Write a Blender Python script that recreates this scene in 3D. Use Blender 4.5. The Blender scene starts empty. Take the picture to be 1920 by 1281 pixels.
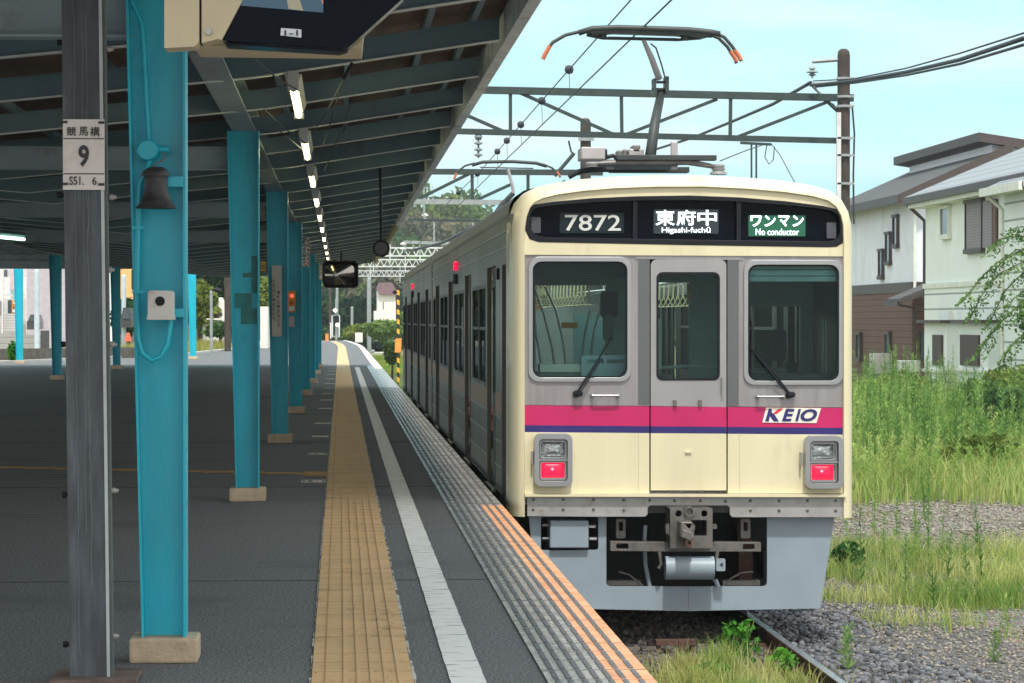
import bpy, math, random
import numpy as np
from mathutils import Vector, Matrix, noise as mnoise
from mathutils.geometry import tessellate_polygon
random.seed(7)
rng = np.random.default_rng(7)
S = bpy.context.scene
COL = S.collection
R = math.radians

# ------------------------------------------------------------------ camera
F = 5350.0; CAMZ = 1.478
PSI = math.atan(322 / F); TH = math.atan(40.5 / F)
cd = bpy.data.cameras.new('camera'); cam = bpy.data.objects.new('camera', cd); COL.objects.link(cam)
cd.sensor_width = 36; cd.lens = F / 1920 * 36; cd.clip_start = .1; cd.clip_end = 4000
cam.location = (0, 0, CAMZ)
cam.rotation_euler = (math.pi / 2 - TH, 0, -PSI)
S.camera = cam

# ------------------------------------------------------------------ world, sun, exposure
w = bpy.data.worlds.new('World'); S.world = w; w.use_nodes = True
nt = w.node_tree; nd = nt.nodes; lk = nt.links
SUN_EL, SUN_AZ = R(60), R(177)          # azimuth clockwise from +Y: the sun stands high behind the camera
bg = nd['Background']
sky = nd.new('ShaderNodeTexSky'); sky.sky_type = 'NISHITA'; sky.sun_disc = False
sky.sun_elevation = SUN_EL; sky.sun_rotation = SUN_AZ; sky.air_density = 1.0; sky.dust_density = 2.0; sky.ozone_density = 1.0
tc = nd.new('ShaderNodeTexCoord')
mp = nd.new('ShaderNodeMapping'); mp.inputs['Scale'].default_value = (1.5, 1.5, 9)
ns = nd.new('ShaderNodeTexNoise'); ns.inputs['Scale'].default_value = 2.6; ns.inputs['Detail'].default_value = 7; ns.inputs['Roughness'].default_value = .55
cr = nd.new('ShaderNodeValToRGB'); cr.color_ramp.elements[0].position = .38; cr.color_ramp.elements[1].position = .64
tint = nd.new('ShaderNodeMix'); tint.data_type = 'RGBA'; tint.blend_type = 'MULTIPLY'; tint.inputs[0].default_value = 1
tint.inputs[7].default_value = (.90, 1.08, 1.0, 1)
blue = nd.new('ShaderNodeMix'); blue.data_type = 'RGBA'; blue.inputs[0].default_value = .8; blue.inputs[7].default_value = (2.0, 4.15, 4.75, 1)
mx = nd.new('ShaderNodeMix'); mx.data_type = 'RGBA'; mx.inputs[7].default_value = (3.9, 4.7, 4.8, 1)
lk.new(tc.outputs['Generated'], mp.inputs['Vector']); lk.new(mp.outputs[0], ns.inputs['Vector']); lk.new(ns.outputs[0], cr.inputs[0])
lk.new(sky.outputs[0], tint.inputs[6]); lk.new(tint.outputs[2], blue.inputs[6]); lk.new(blue.outputs[2], mx.inputs[6]); 
sx_ = nd.new('ShaderNodeSeparateXYZ'); lk.new(tc.outputs['Generated'], sx_.inputs[0])      # unseen white cloud added behind and above to give neutral fill light
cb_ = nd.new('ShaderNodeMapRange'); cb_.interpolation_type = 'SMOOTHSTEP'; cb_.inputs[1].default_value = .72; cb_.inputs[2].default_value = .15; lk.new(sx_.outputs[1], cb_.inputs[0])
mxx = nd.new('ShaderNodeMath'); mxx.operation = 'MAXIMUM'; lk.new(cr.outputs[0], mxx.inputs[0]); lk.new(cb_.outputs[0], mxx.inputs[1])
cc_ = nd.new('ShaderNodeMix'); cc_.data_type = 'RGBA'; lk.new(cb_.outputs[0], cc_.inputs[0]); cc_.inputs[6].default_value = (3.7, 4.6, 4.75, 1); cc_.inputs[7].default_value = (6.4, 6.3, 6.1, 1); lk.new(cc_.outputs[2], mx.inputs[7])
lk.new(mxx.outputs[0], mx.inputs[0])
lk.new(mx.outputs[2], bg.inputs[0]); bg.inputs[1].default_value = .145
sl = bpy.data.lights.new('sun', 'SUN'); sl.energy = 2.2; sl.angle = R(4); sl.color = (1, .95, .87)
so = bpy.data.objects.new('sun', sl); COL.objects.link(so)
sd = Vector((math.sin(SUN_AZ) * math.cos(SUN_EL), math.cos(SUN_AZ) * math.cos(SUN_EL), math.sin(SUN_EL)))
so.rotation_euler = sd.to_track_quat('Z', 'Y').to_euler(); so.location = (0, -20, 40)
S.view_settings.view_transform = 'Standard'; S.view_settings.look = 'None'; S.view_settings.gamma = 1
S.view_settings.exposure = .72
S.cycles.max_bounces = 8; S.cycles.transparent_max_bounces = 12; S.cycles.use_denoising = True
S.cycles.sample_clamp_indirect = 6

# ------------------------------------------------------------------ measuring helpers
_Fw = Vector((math.sin(PSI) * math.cos(TH), math.cos(PSI) * math.cos(TH), -math.sin(TH)))
_Rt = Vector((math.cos(PSI), -math.sin(PSI), 0)); _Up = _Rt.cross(_Fw)
def at(px, py, Y):
    d = _Fw * F + _Rt * (px - 960) + _Up * (640.5 - py)
    return Vector((0, 0, CAMZ)) + d * (Y / d.y)
def gnd(px, py, z=0.0):
    d = _Fw * F + _Rt * (px - 960) + _Up * (640.5 - py)
    return Vector((0, 0, CAMZ)) + d * ((z - CAMZ) / d.z)

# ------------------------------------------------------------------ object helpers
ORG = {}
def tag(o, label=None, cat=None, group=None, kind=None):
    if label: o['label'] = label
    if cat: o['category'] = cat
    if group: o['group'] = group
    if kind: o['kind'] = kind
    return o
def thing(name, loc, label, cat, group=None):
    o = bpy.data.objects.new(name, None); COL.objects.link(o); o.location = loc; o.empty_display_size = .2
    ORG[o.name] = Vector(loc); return tag(o, label, cat, group)
def link(name, me, m, parent=None, smooth=False, bevel=0, auto=None):
    if m is not None:
        for k in (m if isinstance(m, (list, tuple)) else [m]): me.materials.append(k)
    o = bpy.data.objects.new(name, me); COL.objects.link(o)
    if parent is not None:
        org = ORG.get(parent.name, Vector((0, 0, 0)))
        me.transform(Matrix.Translation(-org)); o.parent = parent; ORG[o.name] = org
    else: ORG[o.name] = Vector((0, 0, 0))
    if smooth:
        me.polygons.foreach_set('use_smooth', [True] * len(me.polygons))
        if auto: me.set_sharp_from_angle(angle=R(auto))
    if bevel:
        b = o.modifiers.new('bevel', 'BEVEL'); b.width = bevel; b.segments = 2; b.limit_method = 'ANGLE'; b.angle_limit = R(40)
    return o
class MB:
    def __init__(s): s.v = []; s.f = []; s.mi = []
    def add(s, vs, fs, mi=0):
        n = len(s.v); s.v += [tuple(p) for p in vs]; s.f += [[n + i for i in f] for f in fs]; s.mi += [mi] * len(fs); return s
    def box(s, x0, x1, y0, y1, z0, z1, mi=0):
        return s.add([(x0,y0,z0),(x1,y0,z0),(x1,y1,z0),(x0,y1,z0),(x0,y0,z1),(x1,y0,z1),(x1,y1,z1),(x0,y1,z1)],
                     [(0,3,2,1),(4,5,6,7),(0,1,5,4),(1,2,6,5),(2,3,7,6),(3,0,4,7)], mi)
    def bar(s, p, q, wd, ht=None, up=(0, 0, 1), mi=0):
        p = Vector(p); q = Vector(q); ht = ht or wd; d = (q - p).normalized(); u = Vector(up)
        if abs(d.dot(u)) > .95: u = Vector((0, 1, 0))
        a = d.cross(u).normalized() * wd / 2; b = a.cross(d).normalized() * ht / 2
        vs = [c + sa * a + sb * b for c in (p, q) for sa, sb in ((-1,-1),(1,-1),(1,1),(-1,1))]
        return s.add(vs, [(0,1,2,3),(7,6,5,4),(0,4,5,1),(1,5,6,2),(2,6,7,3),(3,7,4,0)], mi)
    def tube(s, pts, r, n=8, mi=0, cap=True):
        pts = [Vector(p) for p in pts]; rs = r if isinstance(r, (list, tuple)) else [r] * len(pts)
        rings = []; ref = None
        for i, p in enumerate(pts):
            d = (pts[min(i+1, len(pts)-1)] - pts[max(i-1, 0)]).normalized()
            if ref is None: ref = Vector((0,0,1)) if abs(d.z) < .9 else Vector((0,1,0))
            a = d.cross(ref)
            if a.length < 1e-4: a = d.cross(Vector((1,0,0)))
            a.normalize(); b = d.cross(a).normalized()
            rings.append([p + (a * math.cos(t) + b * math.sin(t)) * rs[i] for t in [2 * math.pi * k / n for k in range(n)]])
        vs = [v for rg in rings for v in rg]; fs = []
        for i in range(len(rings) - 1):
            for k in range(n): fs.append((i*n+k, i*n+(k+1) % n, (i+1)*n+(k+1) % n, (i+1)*n+k))
        if cap: fs += [tuple(range(n))[::-1], tuple(range((len(rings)-1)*n, len(rings)*n))]
        return s.add(vs, fs, mi)
    def lathe(s, prof, c, axis='z', n=24, mi=0):
        c = Vector(c); vs = []; fs = []
        for r_, h in prof:
            for k in range(n):
                t = 2 * math.pi * k / n; x, y = r_ * math.cos(t), r_ * math.sin(t)
                vs.append(c + Vector({'z': (x, y, h), 'y': (x, h, y), 'x': (h, x, y)}[axis]))
        for i in range(len(prof) - 1):
            for k in range(n): fs.append((i*n+k, i*n+(k+1) % n, (i+1)*n+(k+1) % n, (i+1)*n+k))
        return s.add(vs, fs, mi)
    def plate(s, outer, holes, y0, y1, mi=0):
        """polygon in (x, z) with holes, extruded from y0 (front) to y1"""
        loops = [outer] + list(holes); flat = [p for l in loops for p in l]; N = len(flat)
        tris = tessellate_polygon([[Vector((p[0], p[1], 0)) for p in l] for l in loops])
        vs = [(p[0], y0, p[1]) for p in flat] + [(p[0], y1, p[1]) for p in flat]
        fs = [tuple(t) for t in tris] + [tuple(i + N for i in t[::-1]) for t in tris]
        b = 0
        for l in loops:
            n = len(l)
            for k in range(n): fs.append((b+k, b+(k+1) % n, N+b+(k+1) % n, N+b+k))
            b += n
        return s.add(vs, fs, mi)
    def extr(s, poly, axis, a0, a1, mi=0):
        """polygon extruded along x or z; poly coordinates are (y,z) for x and (x,y) for z"""
        n = len(poly)
        mk = (lambda p, a: (a, p[0], p[1])) if axis == 'x' else (lambda p, a: (p[0], p[1], a)) if axis == 'z' else (lambda p, a: (p[0], a, p[1]))
        vs = [mk(p, a0) for p in poly] + [mk(p, a1) for p in poly]
        fs = [tuple(range(n))[::-1], tuple(range(n, 2*n))] + [(k, (k+1) % n, n+(k+1) % n, n+k) for k in range(n)]
        return s.add(vs, fs, mi)
    def build(s, name, m, parent=None, smooth=False, bevel=0, auto=None, fix=True):
        me = bpy.data.meshes.new(name); me.from_pydata(s.v, [], s.f)
        if isinstance(m, (list, tuple)) and len(m) > 1: me.polygons.foreach_set('material_index', s.mi)
        me.update()
        if fix:
            import bmesh
            bm = bmesh.new(); bm.from_mesh(me); bmesh.ops.recalc_face_normals(bm, faces=bm.faces); bm.to_mesh(me); bm.free()
        return link(name, me, m, parent, smooth, bevel, auto)
def rrect(x0, z0, x1, z1, r, n=5):
    pts = []
    for cx, cz, a0 in ((x1-r, z1-r, 0), (x0+r, z1-r, 90), (x0+r, z0+r, 180), (x1-r, z0+r, 270)):
        for k in range(n + 1):
            a = R(a0 + 90 * k / n); pts.append((cx + r * math.cos(a), cz + r * math.sin(a)))
    return pts
def npmesh(name, V, Fa, m, parent=None, smooth=False):
    """V (n,3), Fa (k, 3 or 4) index array"""
    me = bpy.data.meshes.new(name); k = Fa.shape[1]
    me.vertices.add(len(V)); me.vertices.foreach_set('co', V.astype(np.float32).ravel())
    me.loops.add(Fa.size); me.loops.foreach_set('vertex_index', Fa.astype(np.int32).ravel())
    me.polygons.add(len(Fa)); me.polygons.foreach_set('loop_start', np.arange(0, Fa.size, k, dtype=np.int32))
    me.polygons.foreach_set('loop_total', np.full(len(Fa), k, dtype=np.int32))
    me.update(calc_edges=True); me.validate()
    return link(name, me, m, parent, smooth)
def copy_tree(o, parent=None):
    c = o.copy(); COL.objects.link(c)
    if parent is not None: c.parent = parent
    for ch in list(o.children): copy_tree(ch, c)
    return c
def text(body, x0, x1, z0, z1, y, m, parent=None, name='lettering', bold=0, shear=0, depth=.002, keep=False):
    cu = bpy.data.curves.new('t', 'FONT'); cu.body = body; cu.offset = bold; cu.shear = shear; cu.extrude = .01; cu.resolution_u = 3
    o = bpy.data.objects.new('t', cu); COL.objects.link(o); me = bpy.data.meshes.new_from_object(o)
    bpy.data.objects.remove(o); me.materials.clear()
    xs = [v.co.x for v in me.vertices]; ys = [v.co.y for v in me.vertices]
    a, b, c, d = min(xs), max(xs), min(ys), max(ys)
    sx = (x1 - x0) / (b - a); sz = (z1 - z0) / (d - c)
    if keep: sx = sz = min(sx, sz)
    for v in me.vertices:
        X = (x0 + x1) / 2 + (v.co.x - (a + b) / 2) * sx; Z = (z0 + z1) / 2 + (v.co.y - (c + d) / 2) * sz
        v.co = (X, y - depth * (1 if v.co.z > 0 else 0), Z)
    return link(name, me, m, parent)

# ------------------------------------------------------------------ materials
def newmat(name):
    m = bpy.data.materials.new(name); m.use_nodes = True
    return m, m.node_tree.nodes, m.node_tree.links, m.node_tree.nodes['Principled BSDF']
def mat(name, col, rough=.6, metal=0, var=.12, scale=5, bump=0, bscale=60, stretch=(1, 1, 1), col2=None, spec=.5, coat=0, dirt=None, dscale=2, aniso=0, lo=.3, hi=.7):
    m, n, l, p = newmat(name)
    g = n.new('ShaderNodeNewGeometry'); mpn = n.new('ShaderNodeMapping'); mpn.inputs['Scale'].default_value = stretch
    l.new(g.outputs['Position'], mpn.inputs[0])
    t = n.new('ShaderNodeTexNoise'); t.inputs['Scale'].default_value = scale; t.inputs['Detail'].default_value = 6; l.new(mpn.outputs[0], t.inputs[0])
    mr = n.new('ShaderNodeMapRange'); mr.inputs[1].default_value = lo; mr.inputs[2].default_value = hi; l.new(t.outputs[0], mr.inputs[0])
    mxn = n.new('ShaderNodeMix'); mxn.data_type = 'RGBA'; l.new(mr.outputs[0], mxn.inputs[0])
    c1 = [c * (1 - var) for c in col]; c2 = [min(1, c * (1 + var)) for c in col] if col2 is None else list(col2)
    mxn.inputs[6].default_value = (*c1, 1); mxn.inputs[7].default_value = (*c2, 1)
    out = mxn.outputs[2]
    if dirt:
        t3 = n.new('ShaderNodeTexNoise'); t3.inputs['Scale'].default_value = dscale; t3.inputs['Detail'].default_value = 9; t3.inputs['Roughness'].default_value = .7
        l.new(mpn.outputs[0], t3.inputs[0]); m3 = n.new('ShaderNodeMapRange'); m3.inputs[1].default_value = .55; m3.inputs[2].default_value = .72; l.new(t3.outputs[0], m3.inputs[0])
        x3 = n.new('ShaderNodeMix'); x3.data_type = 'RGBA'; l.new(m3.outputs[0], x3.inputs[0]); l.new(out, x3.inputs[6]); x3.inputs[7].default_value = (*dirt, 1); out = x3.outputs[2]
    l.new(out, p.inputs['Base Color'])
    rr = n.new('ShaderNodeMapRange'); rr.inputs[3].default_value = max(.02, rough - .08); rr.inputs[4].default_value = min(1, rough + .1); l.new(t.outputs[0], rr.inputs[0]); l.new(rr.outputs[0], p.inputs['Roughness'])
    p.inputs['Metallic'].default_value = metal; p.inputs['Specular IOR Level'].default_value = spec; p.inputs['Coat Weight'].default_value = coat
    if bump:
        t2 = n.new('ShaderNodeTexNoise'); t2.inputs['Scale'].default_value = bscale; t2.inputs['Detail'].default_value = 5; l.new(mpn.outputs[0], t2.inputs[0])
        b = n.new('ShaderNodeBump'); b.inputs['Strength'].default_value = bump; b.inputs['Distance'].default_value = .02; l.new(t2.outputs[0], b.inputs['Height']); l.new(b.outputs[0], p.inputs['Normal'])
    return m
def emit(name, col, st, base=(.5, .5, .5)):
    m, n, l, p = newmat(name); p.inputs['Base Color'].default_value = (*base, 1)
    p.inputs['Emission Color'].default_value = (*col, 1); p.inputs['Emission Strength'].default_value = st; p.inputs['Roughness'].default_value = .4; return m
def glass(name, tintc=(.62, .78, .76), refl=.12):
    m, n, l, p = newmat(name); n.remove(p); o = n['Material Output']
    tr = n.new('ShaderNodeBsdfTransparent'); tr.inputs[0].default_value = (*tintc, 1)
    gl = n.new('ShaderNodeBsdfGlossy'); gl.inputs['Roughness'].default_value = .02; gl.inputs[0].default_value = (.22, .25, .25, 1)
    fr = n.new('ShaderNodeFresnel'); fr.inputs[0].default_value = 1.5
    ad = n.new('ShaderNodeMath'); ad.operation = 'MAXIMUM'; fr.inputs[0].default_value = 1.38; ad.inputs[1].default_value = refl; l.new(fr.outputs[0], ad.inputs[0])
    mi = n.new('ShaderNodeMixShader'); l.new(ad.outputs[0], mi.inputs[0]); l.new(tr.outputs[0], mi.inputs[1]); l.new(gl.outputs[0], mi.inputs[2]); l.new(mi.outputs[0], o.inputs[0]); return m
def leafmat(name, c1, c2, c3=None, scale=.6, tr=.35):
    m, n, l, p = newmat(name); n.remove(p); o = n['Material Output']
    g = n.new('ShaderNodeNewGeometry'); t = n.new('ShaderNodeTexNoise'); t.inputs['Scale'].default_value = scale; t.inputs['Detail'].default_value = 4; l.new(g.outputs['Position'], t.inputs[0])
    r = n.new('ShaderNodeValToRGB'); r.color_ramp.elements[0].position = .36; r.color_ramp.elements[0].color = (*c1, 1); r.color_ramp.elements[1].position = .64; r.color_ramp.elements[1].color = (*c2, 1)
    if c3: e = r.color_ramp.elements.new(.52); e.color = (*c3, 1)
    l.new(t.outputs[0], r.inputs[0])
    rv = n.new('ShaderNodeMix'); rv.data_type = 'RGBA'; rv.blend_type = 'MULTIPLY'; rv.inputs[0].default_value = .55
    mr = n.new('ShaderNodeMapRange'); mr.inputs[3].default_value = .55; mr.inputs[4].default_value = 1.25; l.new(g.outputs['Random Per Island'], mr.inputs[0])
    cb = n.new('ShaderNodeCombineColor'); [l.new(mr.outputs[0], cb.inputs[i]) for i in range(3)]
    l.new(r.outputs[0], rv.inputs[6]); l.new(cb.outputs[0], rv.inputs[7])
    df = n.new('ShaderNodeBsdfDiffuse'); ts = n.new('ShaderNodeBsdfTranslucent'); l.new(rv.outputs[2], df.inputs[0]); l.new(rv.outputs[2], ts.inputs[0])
    mi = n.new('ShaderNodeMixShader'); mi.inputs[0].default_value = tr; l.new(df.outputs[0], mi.inputs[1]); l.new(ts.outputs[0], mi.inputs[2]); l.new(mi.outputs[0], o.inputs[0]); return m

TEAL = mat('teal_paint', (.010, .47, .62), .36, var=.12, scale=3, bump=.15, bscale=18, stretch=(1, 1, .4), dirt=(.012, .36, .50), dscale=3)
GREYPAINT = mat('canopy_grey_paint', (.13, .21, .26), .55, var=.12, scale=3, dirt=(.12, .13, .13), dscale=3)
GIRD = mat('girder_pale_grey', (.28, .35, .40), .5, var=.1, scale=2.5, dirt=(.2, .19, .17), dscale=4)
LIP = mat('lit_flange_tone', (.72, .76, .76), .4, var=.1)  # light caught by the rafters' bottom flanges, put into a paler colour
DECK = mat('brown_roof_boards', (.075, .045, .035), .8, var=.4, scale=2, stretch=(6, .3, 1), bump=.2, bscale=10)
POST = mat('weathered_grey_post', (.062, .075, .09), .6, var=.4, scale=7, stretch=(3, 3, .5), bump=.12, bscale=40, dirt=(.11, .13, .145), dscale=7, metal=.0)
CONC = mat('plinth_concrete', (.52, .42, .30), .85, var=.15, scale=9, bump=.4, bscale=50, dirt=(.3, .23, .16), dscale=7)
ASPH = mat('platform_asphalt', (.088, .096, .106), .8, var=.2, scale=70, bump=1, bscale=90, col2=(.27, .285, .30), dirt=(.09, .096, .105), dscale=.45, lo=.38, hi=.66)
CREAM = mat('cream_train_paint', (.68, .63, .43), .36, var=.035, scale=2, coat=.2, stretch=(3, 1, .6), dirt=(.60, .54, .37), dscale=1.6)
PINK = mat('magenta_stripe', (.50, .010, .115), .3, var=.04, scale=4)
NAVY = mat('navy_stripe', (.020, .016, .14), .3, var=.04)
STEEL = mat('brushed_stainless', (.31, .30, .31), .42, metal=.5, var=.10, scale=4, stretch=(6, 1, .7), dirt=(.25, .235, .235), dscale=1.5)
STEELD = mat('stainless_side', (.105, .10, .09), .3, metal=.85, var=.06, scale=.6)
STEELDK = mat('dull_steel_pillar', (.13, .14, .15), .45, metal=.4, var=.04, scale=1)
DOORM = mat('side_door_steel', (.05, .055, .055), .4, metal=.6, var=.05, scale=1)
ALU = mat('window_frame_aluminium', (.38, .395, .41), .3, metal=.9, var=.05)
SKIRT = mat('pale_blue_grey_skirt', (.25, .315, .37), .42, var=.08, scale=2.5, dirt=(.24, .29, .34), dscale=3)
PLATE = mat('grimy_grey_plate', (.36, .36, .36), .5, metal=.3, var=.12, scale=6, dirt=(.24, .21, .18), dscale=7)
BLACK = mat('black_rubber', (.009, .011, .016), .5, var=.2, spec=.25)
GLOSSB = mat('black_gloss', (.003, .005, .010), .15, var=.1, spec=.05)
DARK = mat('dark_underframe', (.012, .012, .014), .7, var=.3, scale=6)
COUP = mat('coupler_steel', (.16, .155, .15), .5, metal=.5, var=.25, scale=14, dirt=(.16, .09, .05), dscale=14)
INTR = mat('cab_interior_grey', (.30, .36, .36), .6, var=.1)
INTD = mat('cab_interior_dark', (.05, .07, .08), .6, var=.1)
CONS = mat('cab_console_blue', (.40, .55, .62), .5, var=.06)
SEATR = mat('seat_moquette', (.30, .05, .06), .9, var=.2)
STRAP = mat('strap_ivory', (.70, .66, .42), .5, var=.05)
GLASS = glass('cab_glass', (.80, .92, .90), .03)
GLASSD = glass('side_glass', (.16, .19, .18), .03)
WHITE = mat('white_enamel', (.78, .78, .76), .4, var=.05, dirt=(.55, .52, .46), dscale=9)
INK = mat('black_ink', (.015, .015, .02), .5)
LENS = mat('clear_lens', (.35, .39, .40), .08, metal=.6, var=.4, scale=40, bump=.6, bscale=30)
REDL = emit('lit_red_lens', (1, .004, .06), .75, (.5, .01, .02))
REDC = emit('lit_red_bulb', (1, .06, .25), 1.0)
LEDW = emit('led_white', (.85, .95, 1), 1.7)
LEDG = emit('led_green', (.005, .16, .08), .3, (.005, .06, .03))
LEDK = emit('led_dim', (.02, .05, .06), .25, (.01, .015, .02))
PLK = mat('number_plate_dark', (.012, .025, .032), .4, spec=.2)
NUMS = mat('number_silver', (.66, .68, .66), .4)
ORANGE = mat('orange_edge_tile', (.80, .32, .12), .45, var=.15, scale=5, col2=(.80, .44, .25), dirt=(.40, .22, .13), dscale=3)
EDGE = mat('grey_edge_tile', (.36, .345, .33), .26, var=.25, scale=3, dirt=(.12, .11, .10), dscale=2.5, bump=.1, bscale=40)
RIB = mat('dark_tile_rib', (.12, .125, .135), .6, var=.2)
YEL = mat('yellow_tactile', (.66, .44, .225), .6, var=.12, scale=2.5, dirt=(.36, .22, .09), dscale=3.2, bump=.1, bscale=40)
GAL = mat('galvanised_steel', (.30, .34, .35), .5, metal=.3, var=.15)
GALD = mat('painted_gantry_grey_green', (.025, .045, .045), .6, var=.2)
POLEC = mat('brown_stained_pole', (.055, .045, .04), .85, var=.3, scale=5, stretch=(1, 1, .5))
CABLE = mat('black_cable', (.03, .035, .045), .6)
RUST = mat('rusty_rail_side', (.09, .045, .035), .8, var=.3, scale=12, bump=.2)
RAILT = mat('polished_rail_head', (.5, .5, .52), .22, metal=.9, var=.1)
SLEEP = mat('sleeper', (.10, .085, .075), .9, var=.35, scale=9, bump=.3)
TUBE = emit('fluorescent_tube', (1.0, .98, .50), 7.5)
TUBEG = emit('fluorescent_tube_green', (.6, 1.0, .72), 4)
FIX = mat('cream_light_housing', (.62, .58, .44), .5, var=.1)
CREAMB = mat('cream_monitor_housing', (.44, .38, .25), .45, var=.05)

# ================================================================== GROUND AND PLATFORM
def bend(Y): return -max(0, Y - 150) ** 2 / 3600.0
def strip(name, x0, x1, z, m, ys=None, kind='structure', parent=None, th=0, jag=0):
    ys = ys or [-8 + i * 4 for i in range(54)]
    V = []; Fa = []
    for i, y in enumerate(ys):
        V += [(x0 + bend(y) + (random.uniform(-jag, jag) if jag else 0), y, z), (x1 + bend(y) + (random.uniform(-jag, jag) if jag else 0), y, z)]
        if i: Fa.append((2*i-2, 2*i-1, 2*i+1, 2*i))
    b = MB().add(V, Fa); o = b.build(name, m, parent, fix=False)
    if not parent and kind: o['kind'] = kind
    return o
# terrain sheet with gravel, moss and dirt
m, n, l, p = newmat('gravel_and_dirt')
g = n.new('ShaderNodeNewGeometry')
t1 = n.new('ShaderNodeTexNoise'); t1.inputs['Scale'].default_value = 22; t1.inputs['Detail'].default_value = 8; t1.inputs['Roughness'].default_value = .8
t2 = n.new('ShaderNodeTexNoise'); t2.inputs['Scale'].default_value = .35; t2.inputs['Detail'].default_value = 6
vo = n.new('ShaderNodeTexVoronoi'); vo.inputs['Scale'].default_value = 16
for q in (t1, t2, vo): l.new(g.outputs['Position'], q.inputs[0])
r1 = n.new('ShaderNodeValToRGB'); e = r1.color_ramp.elements; e[0].position = .3; e[0].color = (.13, .12, .105, 1); e[1].position = .7; e[1].color = (.34, .32, .285, 1)
r2 = n.new('ShaderNodeValToRGB'); e = r2.color_ramp.elements; e[0].position = .44; e[0].color = (0, 0, 0, 1); e[1].position = .60; e[1].color = (1, 1, 1, 1)
mm = n.new('ShaderNodeMix'); mm.data_type = 'RGBA'; mm.inputs[7].default_value = (.17, .19, .07, 1)
l.new(t1.outputs[0], r1.inputs[0]); l.new(t2.outputs[0], r2.inputs[0]); l.new(r2.outputs[0], mm.inputs[0]); l.new(r1.outputs[0], mm.inputs[6])
mv = n.new('ShaderNodeMix'); mv.data_type = 'RGBA'; mv.blend_type = 'MULTIPLY'; mv.inputs[0].default_value = .5; l.new(mm.outputs[2], mv.inputs[6]); l.new(vo.outputs['Color'], mv.inputs[7])
l.new(mv.outputs[2], p.inputs['Base Color']); p.inputs['Roughness'].default_value = .95
b = n.new('ShaderNodeBump'); b.inputs['Strength'].default_value = .9; b.inputs['Distance'].default_value = .04; l.new(vo.outputs['Distance'], b.inputs['Height']); l.new(b.outputs[0], p.inputs['Normal'])
GRAVEL = m
GZ = -1.28
o = MB().add([(-900, -60, GZ), (900, -60, GZ), (900, 2500, GZ), (-900, 2500, GZ)], [(0, 1, 2, 3)]).build('ground', GRAVEL, fix=False); o['kind'] = 'structure'
BALL = mat('ballast_bed', (.10, .10, .105), .95, var=.5, scale=30, bump=1, bscale=35)
o = MB().extr([(1.3, GZ - .02), (6.0, GZ - .02), (4.6, -1.2), (1.3, -1.2)], 'y', -8, 140).build('track_bed', BALL); o['kind'] = 'structure'
# platform slab
pl = MB(); ys = [-8, 20, 50, 80, 96, 122, 152, 165, 178, 190, 200, 206]
lx = [-14, -14, -14, -13, -11.6, -6.4, -4.7, -4.6, -4.5, -4.4, -4.3, -4.2]
V = []
for y, x in zip(ys, lx): V += [(x + bend(y), y, 0), (1.28 + bend(y), y, 0), (1.28 + bend(y), y, -1.6), (x + bend(y), y, -1.6)]
Fa = []
for i in range(len(ys) - 1):
    a = 4 * i; Fa += [(a, a+1, a+5, a+4), (a+1, a+2, a+6, a+5), (a+3, a, a+4, a+7)]
Fa += [(0, 3, 2, 1), (len(V)-4, len(V)-3, len(V)-2, len(V)-1)]
o = pl.add(V, Fa).build('platform', ASPH); o['kind'] = 'structure'
# white painted line, worn with cross cracks
m, n, l, p = newmat('worn_white_line')
g = n.new('ShaderNodeNewGeometry'); mpn = n.new('ShaderNodeMapping'); mpn.inputs['Scale'].default_value = (2.5, 14, 1); l.new(g.outputs['Position'], mpn.inputs[0])
t1 = n.new('ShaderNodeTexNoise'); t1.inputs['Scale'].default_value = 1.6; t1.inputs['Detail'].default_value = 9; t1.inputs['Roughness'].default_value = .65; l.new(mpn.outputs[0], t1.inputs[0])
r1 = n.new('ShaderNodeValToRGB'); e = r1.color_ramp.elements; e[0].position = .37; e[0].color = (.10, .11, .12, 1); e[1].position = .44; e[1].color = (.82, .83, .82, 1); l.new(t1.outputs[0], r1.inputs[0])
l.new(r1.outputs[0], p.inputs['Base Color']); p.inputs['Roughness'].default_value = .6; WLINE = m
strip('white_line', .447, .592, .006, WLINE, [5 + i * .12 for i in range(0, 700)], jag=.0018)
EDGEW = mat('white_edge_coping', (.75, .70, .66), .6, var=.1)
PLW = strip('tactile_paving', -.118, .298, .008, YEL, [-8 + i * 4 for i in range(52)])
bb = MB()
for k, x in enumerate((.02, .075, .13, .187, .243)):
    y = 5.0
    while y < 62: bb.box(x - .008, x + .008, y + .001, y + .329, .009, .0135); y += .33
bb.build('paving_rib', YEL, PLW)
bb = MB(); y = 5.0
while y < 60: bb.box(-.117, .297, y - .0013, y + .0013, .0083, .0092); y += .33 if random.random() < .6 else .66
bb.box(-.068, -.062, 5, 62, .0085, .0098)
bb.build('paving_joint', mat('joint_brown', (.46, .26, .11), .9), PLW)
bb = MB()
for s_ in (-.124, .304):
    y = 6
    while y < 45:
        L = random.uniform(.02, .12); ww = random.uniform(.001, .005) * (2.2 if s_ > 0 else 1) * random.random() ** .5; bb.box(s_ - ww, s_ + ww, y, y + L, .004, .0075); y += L + (0 if random.random() < .8 else random.uniform(0, .3))
bb.build('grout_edge', mat('pale_grout', (.5, .5, .48), .9, var=.3, scale=30), PLW)
ET = strip('edge_tiles', .841, 1.105, .008, EDGE, [-8 + i * 4 for i in range(26)])
strip('edge_lip', 1.105, 1.283, .008, EDGE, [22.6, 30, 40, 60, 80, 96], parent=ET)
strip('orange_lip', 1.105, 1.283, .0085, ORANGE, [-8, 0, 8, 16, 22.6], parent=ET)
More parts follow.
